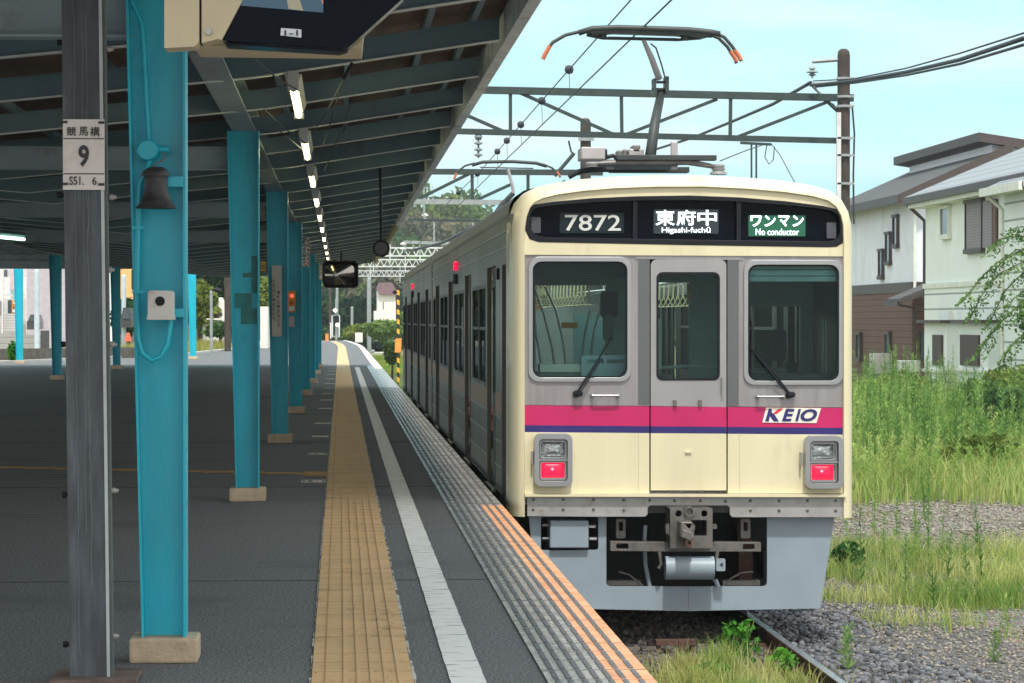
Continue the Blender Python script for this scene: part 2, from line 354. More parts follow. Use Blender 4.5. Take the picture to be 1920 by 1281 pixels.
strip('white_lip', 1.02, 1.283, .010, EDGEW, [86, 90, 96, 100, 110, 120, 130, 140, 150, 160, 170, 180, 190, 200, 206], parent=ET)
bb = MB()
for x in (.882, .934, .992, 1.048, 1.100, 1.158, 1.222):
    y = 5.0
    while y < 62: bb.box(x - .0105, x + .0105, y + .03, y + .31, .009, .0135); y += .33
bb.build('tile_rib', RIB, ET)
bb = MB(); y = 5.0; k = 0
while y < 60: bb.box(.842, 1.282, y - (.005 if k % 3 == 0 else .0015), y + (.005 if k % 3 == 0 else .0015), .009, .0095); y += .33; k += 1
bb.build('tile_joint', mat('joint_dark', (.15, .13, .11), .9), ET)
bb = MB()
for ys_ in (16.2, 25.3, 34.6, 44.5, 55): bb.box(-13, -.13, ys_, ys_ + .012, .0, .0022); bb.box(.31, .44, ys_, ys_ + .012, .0, .0022); bb.box(.6, .83, ys_, ys_ + .012, .0, .0022)
bb.build('asphalt_seams', mat('seam_dark', (.03, .03, .032), .9), fix=False)['kind'] = 'structure'
V = []; rr_ = np.random.default_rng(3)
for k in range(420):
    x_ = float(rr_.uniform(-.11, .29)) if k < 260 else float(rr_.uniform(-3.5, .84)); y_ = float(rr_.uniform(11, 26)); r_ = float(rr_.uniform(.002, .007)); a_ = rr_.uniform(0, 6.28)
    V += [(x_ + r_ * math.cos(a_ + t_), y_ + 1.6 * r_ * math.sin(a_ + t_), .0155 if k < 260 else .0105) for t_ in (0, 1.4, 3.1, 4.6)]
npmesh('dark_specks', np.array(V), np.arange(len(V)).reshape(-1, 4), mat('speck_dark', (.02, .018, .016), .9))['kind'] = 'stuff'
# boarding marks and cross line
bb = MB()
for py, x0, x1 in ((905, 565, 610), (853, 578, 613), (820, 585, 616), (795, 590, 620), (767, 597, 622), (751, 601, 624), (739, 604, 625), (729, 606, 627), (720, 608, 627), (711, 611, 628), (703, 612, 629), (696, 614, 629), (691, 616, 630), (685, 617, 631)):
    a = gnd(x0, py); c = gnd(x1, py); y0 = a.y
    if py > 840:
        for xa, xb, ya, yb in ((a.x, c.x, -.02, .0), (a.x, c.x, .34, .36), (a.x, a.x+.01, -.02, .36), (c.x-.01, c.x, -.02, .36), (a.x+.03, a.x+.06, .08, .28), (a.x+.10, c.x-.03, .08, .14), (a.x+.10, c.x-.03, .2, .26)): bb.box(xa, xb, y0+ya, y0+yb, .001, .006)
    else: bb.box(a.x, c.x, y0, y0 + .35, .001, .006)
bb.build('boarding_markings', mat('worn_white_mark', (.62, .6, .56), .7, var=.25, scale=25, dirt=(.12, .12, .12), dscale=30), fix=False)['kind'] = 'structure'
bb = MB(); a = gnd(0, 876); c = gnd(612, 889); x = c.x
while x > -7:
    y = c.y + (a.y - c.y) * (x - c.x) / (a.x - c.x); L = .29; bb.box(x - L, x, y - .14, y + .14, .002, .008); x -= .3
a = gnd(570, 892); bb.box(a.x, -.12, a.y - .1, a.y + .5, .003, .012)
bb.build('guide_paving', mat('guide_yellow', (.46, .27, .10), .7, var=.3, scale=12, dirt=(.1, .09, .08), dscale=12))['kind'] = 'structure'
# bright far boundary strip left of the platform
SAND = mat('pale_sandy_verge', (.42, .38, .30), .9, var=.2, scale=3, bump=.3)

# ================================================================== CANOPY
def zr(X):
    if X > -.55: return 3.038 + .155 * (X + .55)
    if X > -3.2: return 3.038 + .10 * (X + .55)
    return 2.773 + .09 * (-3.2 - X)
can = thing('platform_canopy', (-3, 40, 3), 'long grey steel canopy roof with brown boards over the platform', 'canopy')
YE = 92.0
XS = [-12.5, -3.2, -.55, 1.06]
bb = MB(); VV = []
for y in (9.4, YE):
    for X in XS: VV.append((X, y, zr(X) + .21))
    for X in XS: VV.append((X, y, zr(X) + .27))
Fa = []
for i in range(3): Fa += [(i, i+1, 8+i+1, 8+i), (4+i, 4+i+1, 12+i+1, 12+i)]
Fa += [(0, 4, 12, 8), (3, 7, 15, 11), (0, 1, 2, 3, 7, 6, 5, 4), (8, 9, 10, 11, 15, 14, 13, 12)]
bb.add(VV, Fa).build('roof_decking', DECK, can)
rows = []; y = 18.5 - 2.74 * 3
while y < YE: rows.append(y); y += 2.74
for y in rows:
    bb = MB(); lip = MB()
    for i in range(3):
        a, c = XS[i], XS[i+1]; za, zc = zr(a), zr(c)
        if c > 1: c -= .03
        bb.add([(a, y-.004, za), (c, y-.004, zc), (c, y-.004, zc+.15), (a, y-.004, za+.15), (a, y+.004, za), (c, y+.004, zc), (c, y+.004, zc+.15), (a, y+.004, za+.15)],
               [(0,1,2,3), (7,6,5,4), (0,4,5,1), (3,2,6,7)])
        for dz in (0, .142): (lip if dz == 0 else bb).add([(a, y-.04, za+dz), (c, y-.04, zc+dz), (c, y+.04, zc+dz), (a, y+.04, za+dz), (a, y-.04, za+dz+.008), (c, y-.04, zc+dz+.008), (c, y+.04, zc+dz+.008), (a, y+.04, za+dz+.008)],
               [(0,3,2,1), (4,5,6,7), (0,1,5,4), (1,2,6,5), (2,3,7,6), (3,0,4,7)])
    rf_ = bb.build('rafter', GREYPAINT, can); lip.build('flange', LIP, rf_)
for X in (.86, .56, .05, -.45, -1.5, -2.4, -3.4, -4.6, -6, -7.5, -9, -10.5):
    z = zr(X) + .15; MB().box(X - .02, X + .02, 9.5, YE - .05, z + .003, z + .058).build('purlin', GREYPAINT, can)
# fascia and gutter along the track side
FAS = mat('worn_fascia', (.72, .80, .90), .6, var=.2, scale=5, col2=(.84, .88, .95), dirt=(.28, .26, .16), dscale=1.4)
z = zr(1.08); MB().box(1.062, 1.135, 9.4, 55, z - .01, z + .30).build('fascia_board', FAS, can)
MB().box(1.062, 1.135, 55.01, YE + .02, z - .01, z + .30).build('fascia_board', mat('mossy_fascia', (.36, .34, .17), .8, var=.2), can)
MB().box(-12.5, -.9, YE + .003, YE + .03, 3.11, 3.6).build('end_fascia', GIRD, can)
bb = MB()  # longitudinal girder over the column row
for (xa, xb, za, zb) in ((-.88, -.69, 3.018, 3.03), (-.79, -.775, 3.03, 3.2), (-.88, -.69, 3.2, 3.212)): bb.box(xa, xb, 9.5, YE - .1, za, zb)
bb.build('girder', GIRD, can)
for x_ in (-7.05,):
    bb = MB()
    for (xa, xb, za, zb) in ((x_-.1, x_+.1, 3.1, 3.112), (x_-.01, x_+.01, 3.112, 3.2)): bb.box(xa, xb, 9.5, YE - .1, za, zb)
    bb.build('girder', GIRD, can)
COLY = [12.45 + 10.95 * i for i in range(8)]
for y in COLY:
    bb = MB(); y2 = y + .05; k_ = .36 if y > 54 else 0
    bb.box(-12.4, -.90, y2 - .07, y2 + .07, 2.70 + k_, 2.712 + k_); bb.box(-12.4, -.90, y2 - .006, y2 + .006, 2.712 + k_, 2.878 + k_); bb.box(-12.4, -.90, y2 - .07, y2 + .07, 2.878 + k_, 2.89 + k_)
    bb.build('tie_beam', GIRD, can)
for a, c in ((gnd(8, 0, 3.2), 0), ):
    pass
PINKP = mat('lit_pink_boards', (.50, .30, .27), .8, var=.15, scale=3, stretch=(1, 8, 1))
# haunch gussets between column tops and the girder
for y in COLY:
    MB().extr([(y + .1, 3.015), (y + 1.0, 3.015), (y + .1, 2.62)], 'x', -.79, -.778).build('gusset', GIRD, can)
# ---- teal columns
def make_column(loc, label, top=3.3):
    x, y, _ = loc
    t = thing('canopy_column', loc, label, 'column', 'teal steel columns holding up the platform canopy')
    hb, ht = .095, .128          # half width bottom / top; the right flange is plumb
    xr = x + .095; bb = MB()
    zb = .11
    def seg(xl0, xl1, z0, z1):
        bb.add([(xl0, y-.09, z0), (xl0+.011, y-.09, z0), (xl0+.011, y+.09, z0), (xl0, y+.09, z0), (xl1, y-.09, z1), (xl1+.011, y-.09, z1), (xl1+.011, y+.09, z1), (xl1, y+.09, z1)],
               [(0,3,2,1),(4,5,6,7),(0,1,5,4),(1,2,6,5),(2,3,7,6),(3,0,4,7)])
        bb.add([(xl0+.011, y-.004, z0), (xr-.011, y-.004, z0), (xr-.011, y+.004, z0), (xl0+.011, y+.004, z0), (xl1+.011, y-.004, z1), (xr-.011, y-.004, z1), (xr-.011, y+.004, z1), (xl1+.011, y+.004, z1)],
               [(0,1,5,4), (2,3,7,6)])
    seg(x - .095, x - .165, zb, min(top, 3.02))
    bb.box(xr - .011, xr, y - .09, y + .09, zb, min(top, 3.02))
    bb.build('shaft', TEAL, t)
    MB().box(x - .145, x + .148, y - .13, y + .13, .0, .11).build('plinth', CONC, t, bevel=.012)
    return t
near_lab = ['nearest teal column, carrying the old bell and white speaker box', 'second teal column, with a green paint patch on its web',
            'third teal column, with a tall white notice board of black writing', 'fourth teal column, with an orange emergency button box',
            'fifth teal column, below the red and white striped hanging sign', 'sixth teal column along the platform, just past the striped sign',
            'seventh teal column along the platform, thin in the distance', 'eighth teal column, last of the long row near the sunlit platform']
RUSTY = mat('rust_brown', (.12, .05, .025), .9, var=.4, scale=30)
cols = []
xcs = [-.76, -.755, -.72, -.70, -.69, -.68, -.68, -.68]
for i, y in enumerate(COLY): cols.append(make_column((xcs[i], y, 0), near_lab[i]))
for (px, py, lab) in ((107, 712, 'far left teal column beside the dark grey post, in front of the fence'), (37, 682, 'leftmost distant teal column carrying an orange button box'),
                      (219, 692, 'distant teal column seen just left of the nearest teal column'), (362, 674, 'distant teal column seen just right of the nearest teal column')):
    q = gnd(px, py); c = copy_tree(cols[0]); c.location = (q.x, q.y, 0); c['label'] = lab
    for ch in c.children: ch.scale = (1.15, 1, 1.02 if q.y < 90 else 1.06)
for i, c_ in enumerate(cols[:3]):
    X_, Y_ = c_.location.x, c_.location.y; bb = MB()
    for k in range(6): z_ = random.uniform(.3, 2.6); bb.box(X_ + .0955, X_ + .0962, Y_ - .06 + .02 * k, Y_ - .055 + .02 * k, z_, z_ + random.uniform(.01, .03))
    bb.build('rust_spots', RUSTY, c_)
# ---- dark grey post with number plate
pp = gnd(171, 1262)
post = thing('grey_post', (pp.x, 11.8, 0), 'dark grey weathered steel post with number plate 9 in the foreground', 'post')
bb = MB(); x0, x1 = at(131, 1200, 11.72).x, at(211, 1200, 11.72).x; pp.x = (x0 + x1) / 2
def quadbox(bb, xa, xb, ya, yb, za, zb, sh):
    bb.add([(xa,ya,za),(xb,ya,za),(xb,yb,za),(xa,yb,za),(xa+sh,ya,zb),(xb+sh,ya,zb),(xb+sh,yb,zb),(xa+sh,yb,zb)], [(0,3,2,1),(4,5,6,7),(0,1,5,4),(1,2,6,5),(2,3,7,6),(3,0,4,7)])
quadbox(bb, x0, x1 - .022, 11.72, 11.735, 0, 3.3, -.037); quadbox(bb, x0, x0 + .01, 11.735, 11.88, 0, 3.3, -.037); bb.build('post_face', POST, post)
bb = MB(); quadbox(bb, x1 - .022, x1 - .010, 11.71, 11.88, 0, 3.3, -.037); bb.build('post_flange', mat('pale_galvanised_edge', (.40, .45, .46), .5, metal=.2, var=.15), post)
bb = MB(); quadbox(bb, x1 - .008, x1 + .001, 11.74, 11.80, 0, 3.3, -.037); bb.build('cable_strip', mat('cable_strip_grey', (.10, .11, .11), .6), post)
MB().box(pp.x - .16, pp.x + .19, 11.60, 12.0, 0, .022).build('base_plate', mat('rusty_base', (.14, .10, .085), .85, var=.35, scale=12, bump=.3), post, bevel=.004)
for px, py in ((113, 80), (206, 92), (113, 366), (211, 370), (120, 646), (212, 646), (122, 928), (215, 920), (124, 1208), (216, 1193), (207, 506)):
    q = at(px, py, 11.78); sgn = -1 if px < 160 else 1
    MB().lathe([(.0, -.012), (.013, -.012), (.013, .004), (.008, .006), (.008, .016), (0, .016)], q, 'x', 10).build('bolt', BLACK if px < 160 else PLATE, post, smooth=True, auto=40)
bb = MB()
for (x_, ya, yb) in ((137, 0, 1230), (160, 330, 900), (152, 20, 1000), (161, 30, 1100)):
    pts = [at(x_ + (py * .010) + random.uniform(-2, 2), py, 11.716) for py in np.linspace(ya, yb, 26)]
    bb.tube(pts, .0014, 4)
bb.build('paint_streak', mat('streak', (.16, .19, .21), .7), post)
# number plate: flat sign fixed to the post
a = at(118, 356, 11.70); c = at(196, 224, 11.70)
sg = thing('number_plate', (a.x, 11.70, a.z), 'white enamel plate reading 9 with small characters on the grey post', 'sign')
MB().box(a.x, c.x, 11.700, 11.706, a.z, c.z).build('panel', mat('ivory_sign', (.66, .62, .60), .35, var=.04, dirt=(.55, .48, .40), dscale=12), sg)
def TP(body, x0, y0, x1, y1, Y, m, par, **k):
    a_ = at(x0, y1, Y); c_ = at(x1, y0, Y); return text(body, a_.x, c_.x, a_.z, c_.z, Y - .001, m, par, **k)
TP('競', 125, 238, 143, 255, 11.698, INK, sg, bold=.01); TP('馬', 148, 238, 165, 255, 11.698, INK, sg, bold=.01); TP('構', 169, 238, 187, 256, 11.698, INK, sg, bold=.01)
TP('9', 147, 272, 167, 313, 11.698, INK, sg, bold=.03); TP('S51.', 130, 331, 157, 347, 11.698, INK, sg, bold=.01); TP('6', 173, 332, 181, 347, 11.698, INK, sg, bold=.01)
bb = MB()
for py in (260, 326): q = at(119, py, 11.698); r_ = at(195, py, 11.698); bb.box(q.x, r_.x, 11.697, 11.7, q.z - .002, q.z + .002)
for px, py in ((121, 229), (190, 230), (122, 345), (190, 346)): q = at(px, py, 11.697); bb.box(q.x - .012, q.x + .012, 11.692, 11.7, q.z - .005, q.z + .005)
bb.build('clip', INK, sg)

# ---- things on column 1
Yc = 12.36
def tubepx(pts, Y, r, name, m, par=None, n=8):
    return MB().tube([at(x, y, (Y[i] if isinstance(Y, (list, tuple)) else Y)) for i, (x, y) in enumerate(pts)], r, n).build(name, m, par, smooth=True, auto=50)
cond = thing('conduit_run', at(262, 300, 12.33), 'teal painted conduit with round junction box on the nearest teal column', 'conduit')
tubepx([(246, -60), (247, 5), (258, 25), (266, 45), (270, 100), (274, 180), (279, 262)], 12.40, .011, 'pipe', TEAL, cond)
c0 = at(277, 282, 12.34); MB().lathe([(0, -.03), (.040, -.03), (.046, -.022), (.046, .03), (0, .03)], c0, 'y', 24).build('junction_box', TEAL, cond, smooth=True, auto=40)
MB().lathe([(0, -.03), (.014, -.03), (.014, .03), (0, .03)], at(303, 280, 12.34), 'x', 10).build('gland', TEAL, cond, smooth=True, auto=40)
tubepx([(281, 300), (275, 320), (262, 345), (259, 420), (257, 520), (258, 600), (259, 635), (266, 662), (285, 676), (302, 668), (314, 645), (320, 605), (320, 598)], 12.33, .0105, 'pipe', TEAL, cond)
for py in (427, 548): q = at(259, py, 12.33); MB().box(q.x - .025, q.x + .025, 12.31, 12.345, q.z - .006, q.z + .006).build('clamp', TEAL, cond)
IRON = mat('dark_iron_bell', (.05, .047, .055), .5, var=.4, scale=25, dirt=(.14, .09, .07), dscale=12, metal=.2)
bc = at(293, 386, 12.28)
bell = thing('bell', bc, 'old dark iron bell hung on the nearest teal column', 'bell')
sc = 12.28 / F
prof = [(0, 72), (12, 72), (20, 68), (24, 62), (25, 56), (22, 54), (21, 48), (22, 34), (25, 18), (31, 4), (37, -2), (38.5, -5), (36, -4), (28, 4), (22, 14), (19, 30), (17, 48), (0, 52)]
MB().lathe([(a_ * sc, b_ * sc) for a_, b_ in prof], bc, 'z', 32).build('bell_body', IRON, bell, smooth=True, auto=50)
MB().tube([bc + Vector((0, 0, 50*sc)), bc + Vector((0, 0, 6*sc))], .008, 8).build('clapper', IRON, bell)
tubepx([(305, 285), (309, 296), (300, 305), (288, 311), (268, 322), (264, 332)], 12.28, .003, 'wire', mat('brown_wire', (.2, .12, .07), .7), bell)
q = at(321, 341, 12.33); MB().box(q.x - .035, q.x + .05, 12.31, 12.345, q.z - .022, q.z + .022).build('bracket', TEAL, bell)
spb = thing('speaker_box', at(300, 573, 12.25), 'white metal speaker box with black round opening on the nearest teal column', 'speaker')
a = at(277, 598, 12.22); c = at(325, 545, 12.22)
bb = MB(); bb.plate(rrect(a.x, a.z, c.x, c.z, .014), [], 12.22, 12.33); bb.box(a.x - .003, c.x + .003, 12.215, 12.33, a.z - .004, a.z + .014)
WBOX = mat('off_white_box', (.62, .62, .60), .4, var=.03, dirt=(.45, .36, .24), dscale=14)
bb.build('housing', WBOX, spb, bevel=.003)
MB().lathe([(0, -.001), (.019, -.001), (.021, .001), (.021, .006)], at(300, 565, 12.219), 'y', 24).build('opening_ring', BLACK, spb)
MB().lathe([(.021, -.004), (.024, -.004), (.024, .002)], at(300, 565, 12.218), 'y', 24).build('rim', WBOX, spb)
q = at(333, 587, 12.34); MB().box(q.x - .03, q.x + .03, 12.32, 12.35, q.z - .018, q.z + .018).build('bracket', TEAL, spb)
# signs on further columns
nb = thing('notice_board', at(518, 565, 34.15), 'tall narrow white board of vertical black writing on the third teal column', 'sign')
Yn = 34.2
a = at(510, 631, Yn); c = at(528, 498, Yn); MB().box(a.x, c.x, Yn, Yn + .012, a.z, c.z).build('panel', mat('aged_white_board', (.5, .50, .44), .6, var=.15, scale=8), nb)
for px, st, ss in ((513, 524, 'ください押さないで'), (522, 545, '線路に降りないで'[::1])):
    for i, ch in enumerate(ss): TP(ch, px - 2.6, st + i * 8.8, px + 3.2, st + i * 8.8 + 6.6, Yn - .001, INK, nb, bold=.02)
OR = mat('orange_box', (.75, .28, .02), .45, var=.05)
eb = thing('emergency_button', at(547, 565, 45.1), 'orange emergency stop button box on the fourth teal column', 'button box', 'orange emergency button boxes')
Yb = 45.15; a = at(540, 586, Yb); c = at(554, 546, Yb); MB().box(a.x, c.x, Yb - .06, Yb + .02, a.z, c.z).build('housing', OR, eb, bevel=.008)
MB().lathe([(0, -.03), (.025, -.03), (.034, -.01), (.034, .0)], at(547, 555, Yb - .06), 'y', 16).build('lamp', emit('amber_lamp', (1, .12, .02), .5), eb)
MB().lathe([(0, -.03), (.022, -.03), (.028, .0)], at(547, 568, Yb - .06), 'y', 16).build('button', mat('red_button', (.4, .02, .02), .4), eb)
a = at(542, 583, Yb); c = at(552, 575, Yb); MB().box(a.x, c.x, Yb - .064, Yb - .06, a.z, c.z).build('label_plate', WHITE, eb)
MB().tube([at(x, y, Yb) for x, y in ((535, 510), (540, 520), (545, 532), (547, 546))], .008).build('pipe', TEAL, eb)
a = at(542, 613, Yb); c = at(552, 593, Yb)
nn = thing('paper_notice', at(547, 613, Yb), 'small pale notice under the orange button box', 'notice'); MB().box(a.x, c.x, Yb + .0, Yb + .01, a.z, c.z).build('panel', mat('pale_pink_notice', (.5, .42, .45), .7), nn)
q0 = at(37, 575, 100); e2 = copy_tree(eb); e2.location = (q0.x, 98.3, q0.z); e2['label'] = 'orange emergency button box on the leftmost distant column'
for ch in e2.children: ch.scale = (1.3, 1, 1.3)
# hanging striped sign
def stripe_sign(px0, px1, py0, py1, Y, lab, txt):
    t = thing('striped_sign', at((px0+px1)/2, py1, Y), lab, 'sign', 'red and white bordered signs hung from the columns')
    m, n, l, p = newmat('red_white_stripes'); g = n.new('ShaderNodeNewGeometry'); mp_ = n.new('ShaderNodeMapping'); mp_.inputs['Rotation'].default_value = (0, R(45), 0)
    wv = n.new('ShaderNodeTexWave'); wv.inputs['Scale'].default_value = 5; wv.bands_direction = 'X'; rp = n.new('ShaderNodeValToRGB'); rp.color_ramp.interpolation = 'CONSTANT'; rp.color_ramp.elements[0].color = (.62, .14, .07, 1); rp.color_ramp.elements[1].position = .5; rp.color_ramp.elements[1].color = (.7, .68, .64, 1)
    l.new(g.outputs['Position'], mp_.inputs[0]); l.new(mp_.outputs[0], wv.inputs[0]); l.new(wv.outputs[0], rp.inputs[0]); l.new(rp.outputs[0], p.inputs['Base Color']); p.inputs['Roughness'].default_value = .5
    a = at(px0, py1, Y); c = at(px1, py0, Y); W = c.x - a.x; b_ = W * .2
    MB().box(a.x, c.x, Y, Y + .02, a.z, c.z).build('border', m, t)
    MB().box(a.x + b_, c.x - b_, Y - .004, Y - .001, a.z + b_, c.z - b_).build('panel', WHITE, t)
    n_ = len(txt); H = (c.z - a.z - 2.4 * b_) / n_
    for i, ch in enumerate(txt):
        zt = c.z - 1.2 * b_ - i * H; text(ch, a.x + b_ * 1.35, c.x - b_ * 1.35, zt - H * .85, zt, Y - .006, INK if 0 < i < n_ - 1 else mat('red_ink', (.5, .05, .03), .6), t, bold=.02)
    MB().tube([at(px0 - 22, py0 + 8, Y), at(px0, py0 + 8, Y)], .008).build('bracket', TEAL, t); MB().tube([at(px0 - 22, py1 - 12, Y), at(px0, py1 - 12, Y)], .008).build('bracket', TEAL, t)
stripe_sign(561, 580, 435, 500, 55.8, 'larger hanging sign with red and white striped border, near the fifth column', '危線路内立入禁止↓')
stripe_sign(594, 604, 482, 524, 82, 'small distant sign with red and white striped border left of the mirror', '危線路内立入禁↓')
a = at(477, 512, 60); c = at(487, 492, 60)
yb = thing('yellow_sign', at(492, 512, 60), 'small yellow sign seen between the second and third teal columns', 'sign'); a = at(489, 509, 60); c = at(498, 490, 60)
MB().box(a.x, c.x, 60, 60.03, a.z, c.z).build('panel', mat('yellow_sign_face', (.75, .5, .12), .5), yb); TP('出口', 490, 496, 497, 504, 59.99, INK, yb)
# paint patches on column 2 web
q = MB(); Yp = COLY[1] - .0065
for (x0_, y0_, x1_, y1_) in ((440, 550, 472, 578), (452, 578, 482, 608), (455, 512, 480, 520), (472, 480, 482, 550)):
    a = at(x0_, y1_, Yp); c = at(x1_, y0_, Yp); q.box(a.x, min(c.x, -.675), Yp - .001 - .0003 * len(q.f), Yp, a.z, c.z)
q.build('paint_patch', mat('green_patch', (.012, .20, .19), .45, var=.3, scale=10), cols[1])
# ---- fluorescent fixtures
LY = [19.6 + 5.44 * i for i in range(13)]
f0 = None
ordn = ['first', 'second', 'third', 'fourth', 'fifth', 'sixth', 'seventh', 'eighth', 'ninth', 'tenth', 'eleventh', 'twelfth', 'thirteenth']
for i, y in enumerate(LY):
    lab = '%s lit fluorescent fitting from the camera, hung under the canopy' % ordn[i]
    if f0 is None:
        f0 = thing('fluorescent_light', (-.30, y, 2.98), lab, 'light fitting', 'fluorescent fittings in a line under the canopy')
        bb = MB(); bb.extr([(-.33, 2.985), (-.27, 2.985), (-.245, 3.05), (-.355, 3.05)], 'y', y - 1.28, y + 1.28); bb.build('housing', FIX, f0, bevel=.003)
        for s_ in (-1, 1): MB().box(-.335, -.265, y + s_ * 1.29 - .02, y + s_ * 1.29 + .02, 2.945, 3.07).build('end_cap', mat('pale_cap', (.5, .52, .52), .5), f0)
        MB().tube([(-.30, y - 1.16, 2.965), (-.30, y + 1.16, 2.965)], .023, 12).build('tube', TUBE, f0, smooth=True)
        for s_ in (-1, 1): MB().tube([(-.30, y + s_ * .9, 3.05), (-.30, y + s_ * .9, 3.25)], .008, 6).build('hanger', BLACK, f0)
        MB().lathe([(0, -.02), (.022, -.02), (.022, .03), (0, .03)], (-.30, y - 1.18, 2.965), 'y', 12).build('lampholder', FIX, f0)
    else: c = copy_tree(f0); c.location = (-.30, y, 2.98); c['label'] = lab
q = at(-20, 443, 40); r_ = at(45, 449, 41.4)
lf = thing('fluorescent_light', q, 'greenish lit tube under the dark canopy at the left edge', 'light fitting'); MB().tube([q, r_], .02, 10).build('tube', TUBEG, lf, smooth=True); MB().tube([q + Vector((0, 0, .06)), r_ + Vector((0, 0, .06))], .04, 4).build('housing', GREYPAINT, lf)
# hanging wires under canopy
wr = thing('hanging_cables', (-.2, 20, 3), 'thin black cables strung diagonally under the canopy rafters', 'cable')
for (p1, Y1, p2, Y2) in (((472, 105), 14, (560, 170), 16.5), ((495, 205), 20, (575, 270), 23), ((512, 235), 22, (600, 300), 27), ((645, 148), 18, (590, 245), 24), ((640, 160), 19, (600, 290), 27), ((660, 190), 22, (608, 320), 31), ((648, 235), 26, (608, 370), 38), ((650, 310), 34, (612, 400), 44)):
    a = at(*p1, Y1); c = at(*p2, Y2); MB().tube([a, a.lerp(c, .5) + Vector((0, 0, -.02)), c], .005, 5).build('cable', CABLE, wr)
tubepx([(643, 150), (655, 128), (661, 118)], 18.4, .012, 'bracket', BLACK, wr)
# round hanging device
Yh = 33
hs = thing('hanging_round_mirror', at(715, 300, Yh), 'black round disc hanging on a black pole from the canopy', 'signal')
tubepx([(713, 300), (715, 452)], Yh, .017, 'pole', BLACK, hs)
MB().lathe([(0, -.02), (.07, -.02), (.085, -.045), (.098, -.045), (.10, .02), (.06, .06), (0, .06)], at(715, 466, Yh), 'y', 28).build('disc', BLACK, hs, smooth=True, auto=40)
MB().lathe([(0, -.03), (.08, -.03)], at(715, 466, Yh), 'y', 28).build('disc_face', mat('dark_disc_face', (.05, .05, .06), .3), hs)
bb = MB(); q = at(713, 298, Yh)
bb.extr([(q.x - .10, q.z + .05), (q.x + .10, q.z + .05), (q.x + .02, q.z - .06), (q.x - .02, q.z - .06)], 'y', Yh - .03, Yh + .03)
bb.tube([at(702, 295, Yh), at(701, 270, Yh), at(705, 268, Yh)], .01, 6); bb.tube([at(724, 293, Yh), at(726, 268, Yh), at(722, 264, Yh)], .01, 6); bb.build('clamp', BLACK, hs)
# platform mirror
Ym = 44; a = at(605, 540, Ym); c = at(672, 489, Ym)
mr_ = thing('convex_mirror', at(638, 540, Ym), 'dark framed rectangular convex mirror hanging over the platform', 'mirror')
MB().plate(rrect(a.x, a.z, c.x, c.z, .07), [rrect(a.x + .02, a.z + .02, c.x - .02, c.z - .02, .06)], Ym, Ym + .1).build('frame', BLACK, mr_)
nx, nz = 24, 18; V = []; Fa = []
for j in range(nz + 1):
    for i in range(nx + 1):
        u = i / nx * 2 - 1; v = j / nz * 2 - 1
        V.append(((a.x + c.x) / 2 + u * ((c.x - a.x) / 2 - .015), Ym + .045 + .03 * (u * u + v * v) + .018 * u, (a.z + c.z) / 2 + v * ((c.z - a.z) / 2 - .015)))
for j in range(nz):
    for i in range(nx): k = j * (nx + 1) + i; Fa.append((k, k+1, k+nx+2, k+nx+1))
MB().add(V, Fa).build('mirror_face', mat('mirror_glass', (.30, .28, .26), .04, metal=1, var=.02), mr_, smooth=True)
MB().tube([at(640, 489, Ym), at(640, 470, Ym)], .015).build('hanger', BLACK, mr_)

# ---- monitor enclosure
Yo = 10.0
mo = thing('platform_monitor', at(520, 90, Yo), 'cream housed platform monitor with hooded dark screen hanging at the top', 'monitor')
def PX(l_, Y): return [(at(x, y, Y).x, at(x, y, Y).z) for x, y in l_]
MB().plate(PX([(350, -120), (364, 88), (680, 92), (700, -120)], 10.15), [], 10.15, 10.55).build('housing', CREAMB, mo, bevel=.004)
MB().plate(PX([(308, -120), (308, 91), (366, 88), (374, 80), (374, -120)], Yo), [], Yo - .01, 10.148).build('side_door', CREAMB, mo, bevel=.004)
MB().plate(PX([(374, -120), (374, 79), (378, 79), (378, -120)], Yo), [], Yo + .02, 10.14).build('seam', BLACK, mo)
MB().plate(PX([(378, -120), (378, 82), (408, 74), (416, 76), (456, 0), (500, -120)], Yo), [], Yo - .008, 10.14).build('front_panel', CREAMB, mo, bevel=.003)
MB().plate(PX([(457, -2), (413, 73), (424, 77), (637, 91), (655, 88), (757, -4), (800, -120), (500, -120)], Yo), [], Yo - .002, 10.14).build('hood', GLOSSB, mo)
MB().plate(PX([(462, -40), (452, 11), (606, 24), (606, -40)], Yo), [], Yo - .006, Yo - .003).build('screen', emit('screen_asphalt', (.02, .07, .12), .35, (.02, .05, .08)), mo)
MB().plate(PX([(530, -40), (541, 17), (569, 21), (548, -40)], Yo), [], Yo - .008, Yo - .0065).build('screen_picture', emit('screen_strip', (.32, .28, .16), .4, (.1, .1, .1)), mo)
MB().plate(PX([(595, -40), (604, 8), (606, 8), (606, -40)], Yo), [], Yo - .008, Yo - .0065).build('screen_picture', emit('screen_orange', (.6, .18, .06), .4, (.1, .1, .1)), mo)
MB().plate(PX([(527, 53), (526, 67), (565, 71), (565, 56)], Yo), [], Yo - .008, Yo - .003).build('label_plate', mat('label_white', (.55, .6, .66), .4), mo)
TP('1-1', 533, 57, 559, 67, Yo - .010, INK, mo, bold=.02)
MB().lathe([(0, -.008), (.012, -.008), (.0125, 0)], at(391, 59, Yo - .01), 'y', 20).build('lock', PLATE, mo)
MB().plate(PX([(420, 80), (424, 84), (637, 97), (652, 92), (637, 92)], Yo), [], Yo - .001, 10.148).build('sill', GLOSSB, mo)
for px in (470, 560, 640): q = at(px, -60, 10.3); MB().tube([q, (q.x, q.y, 3.2)], .012).build('hanger', BLACK, mo)

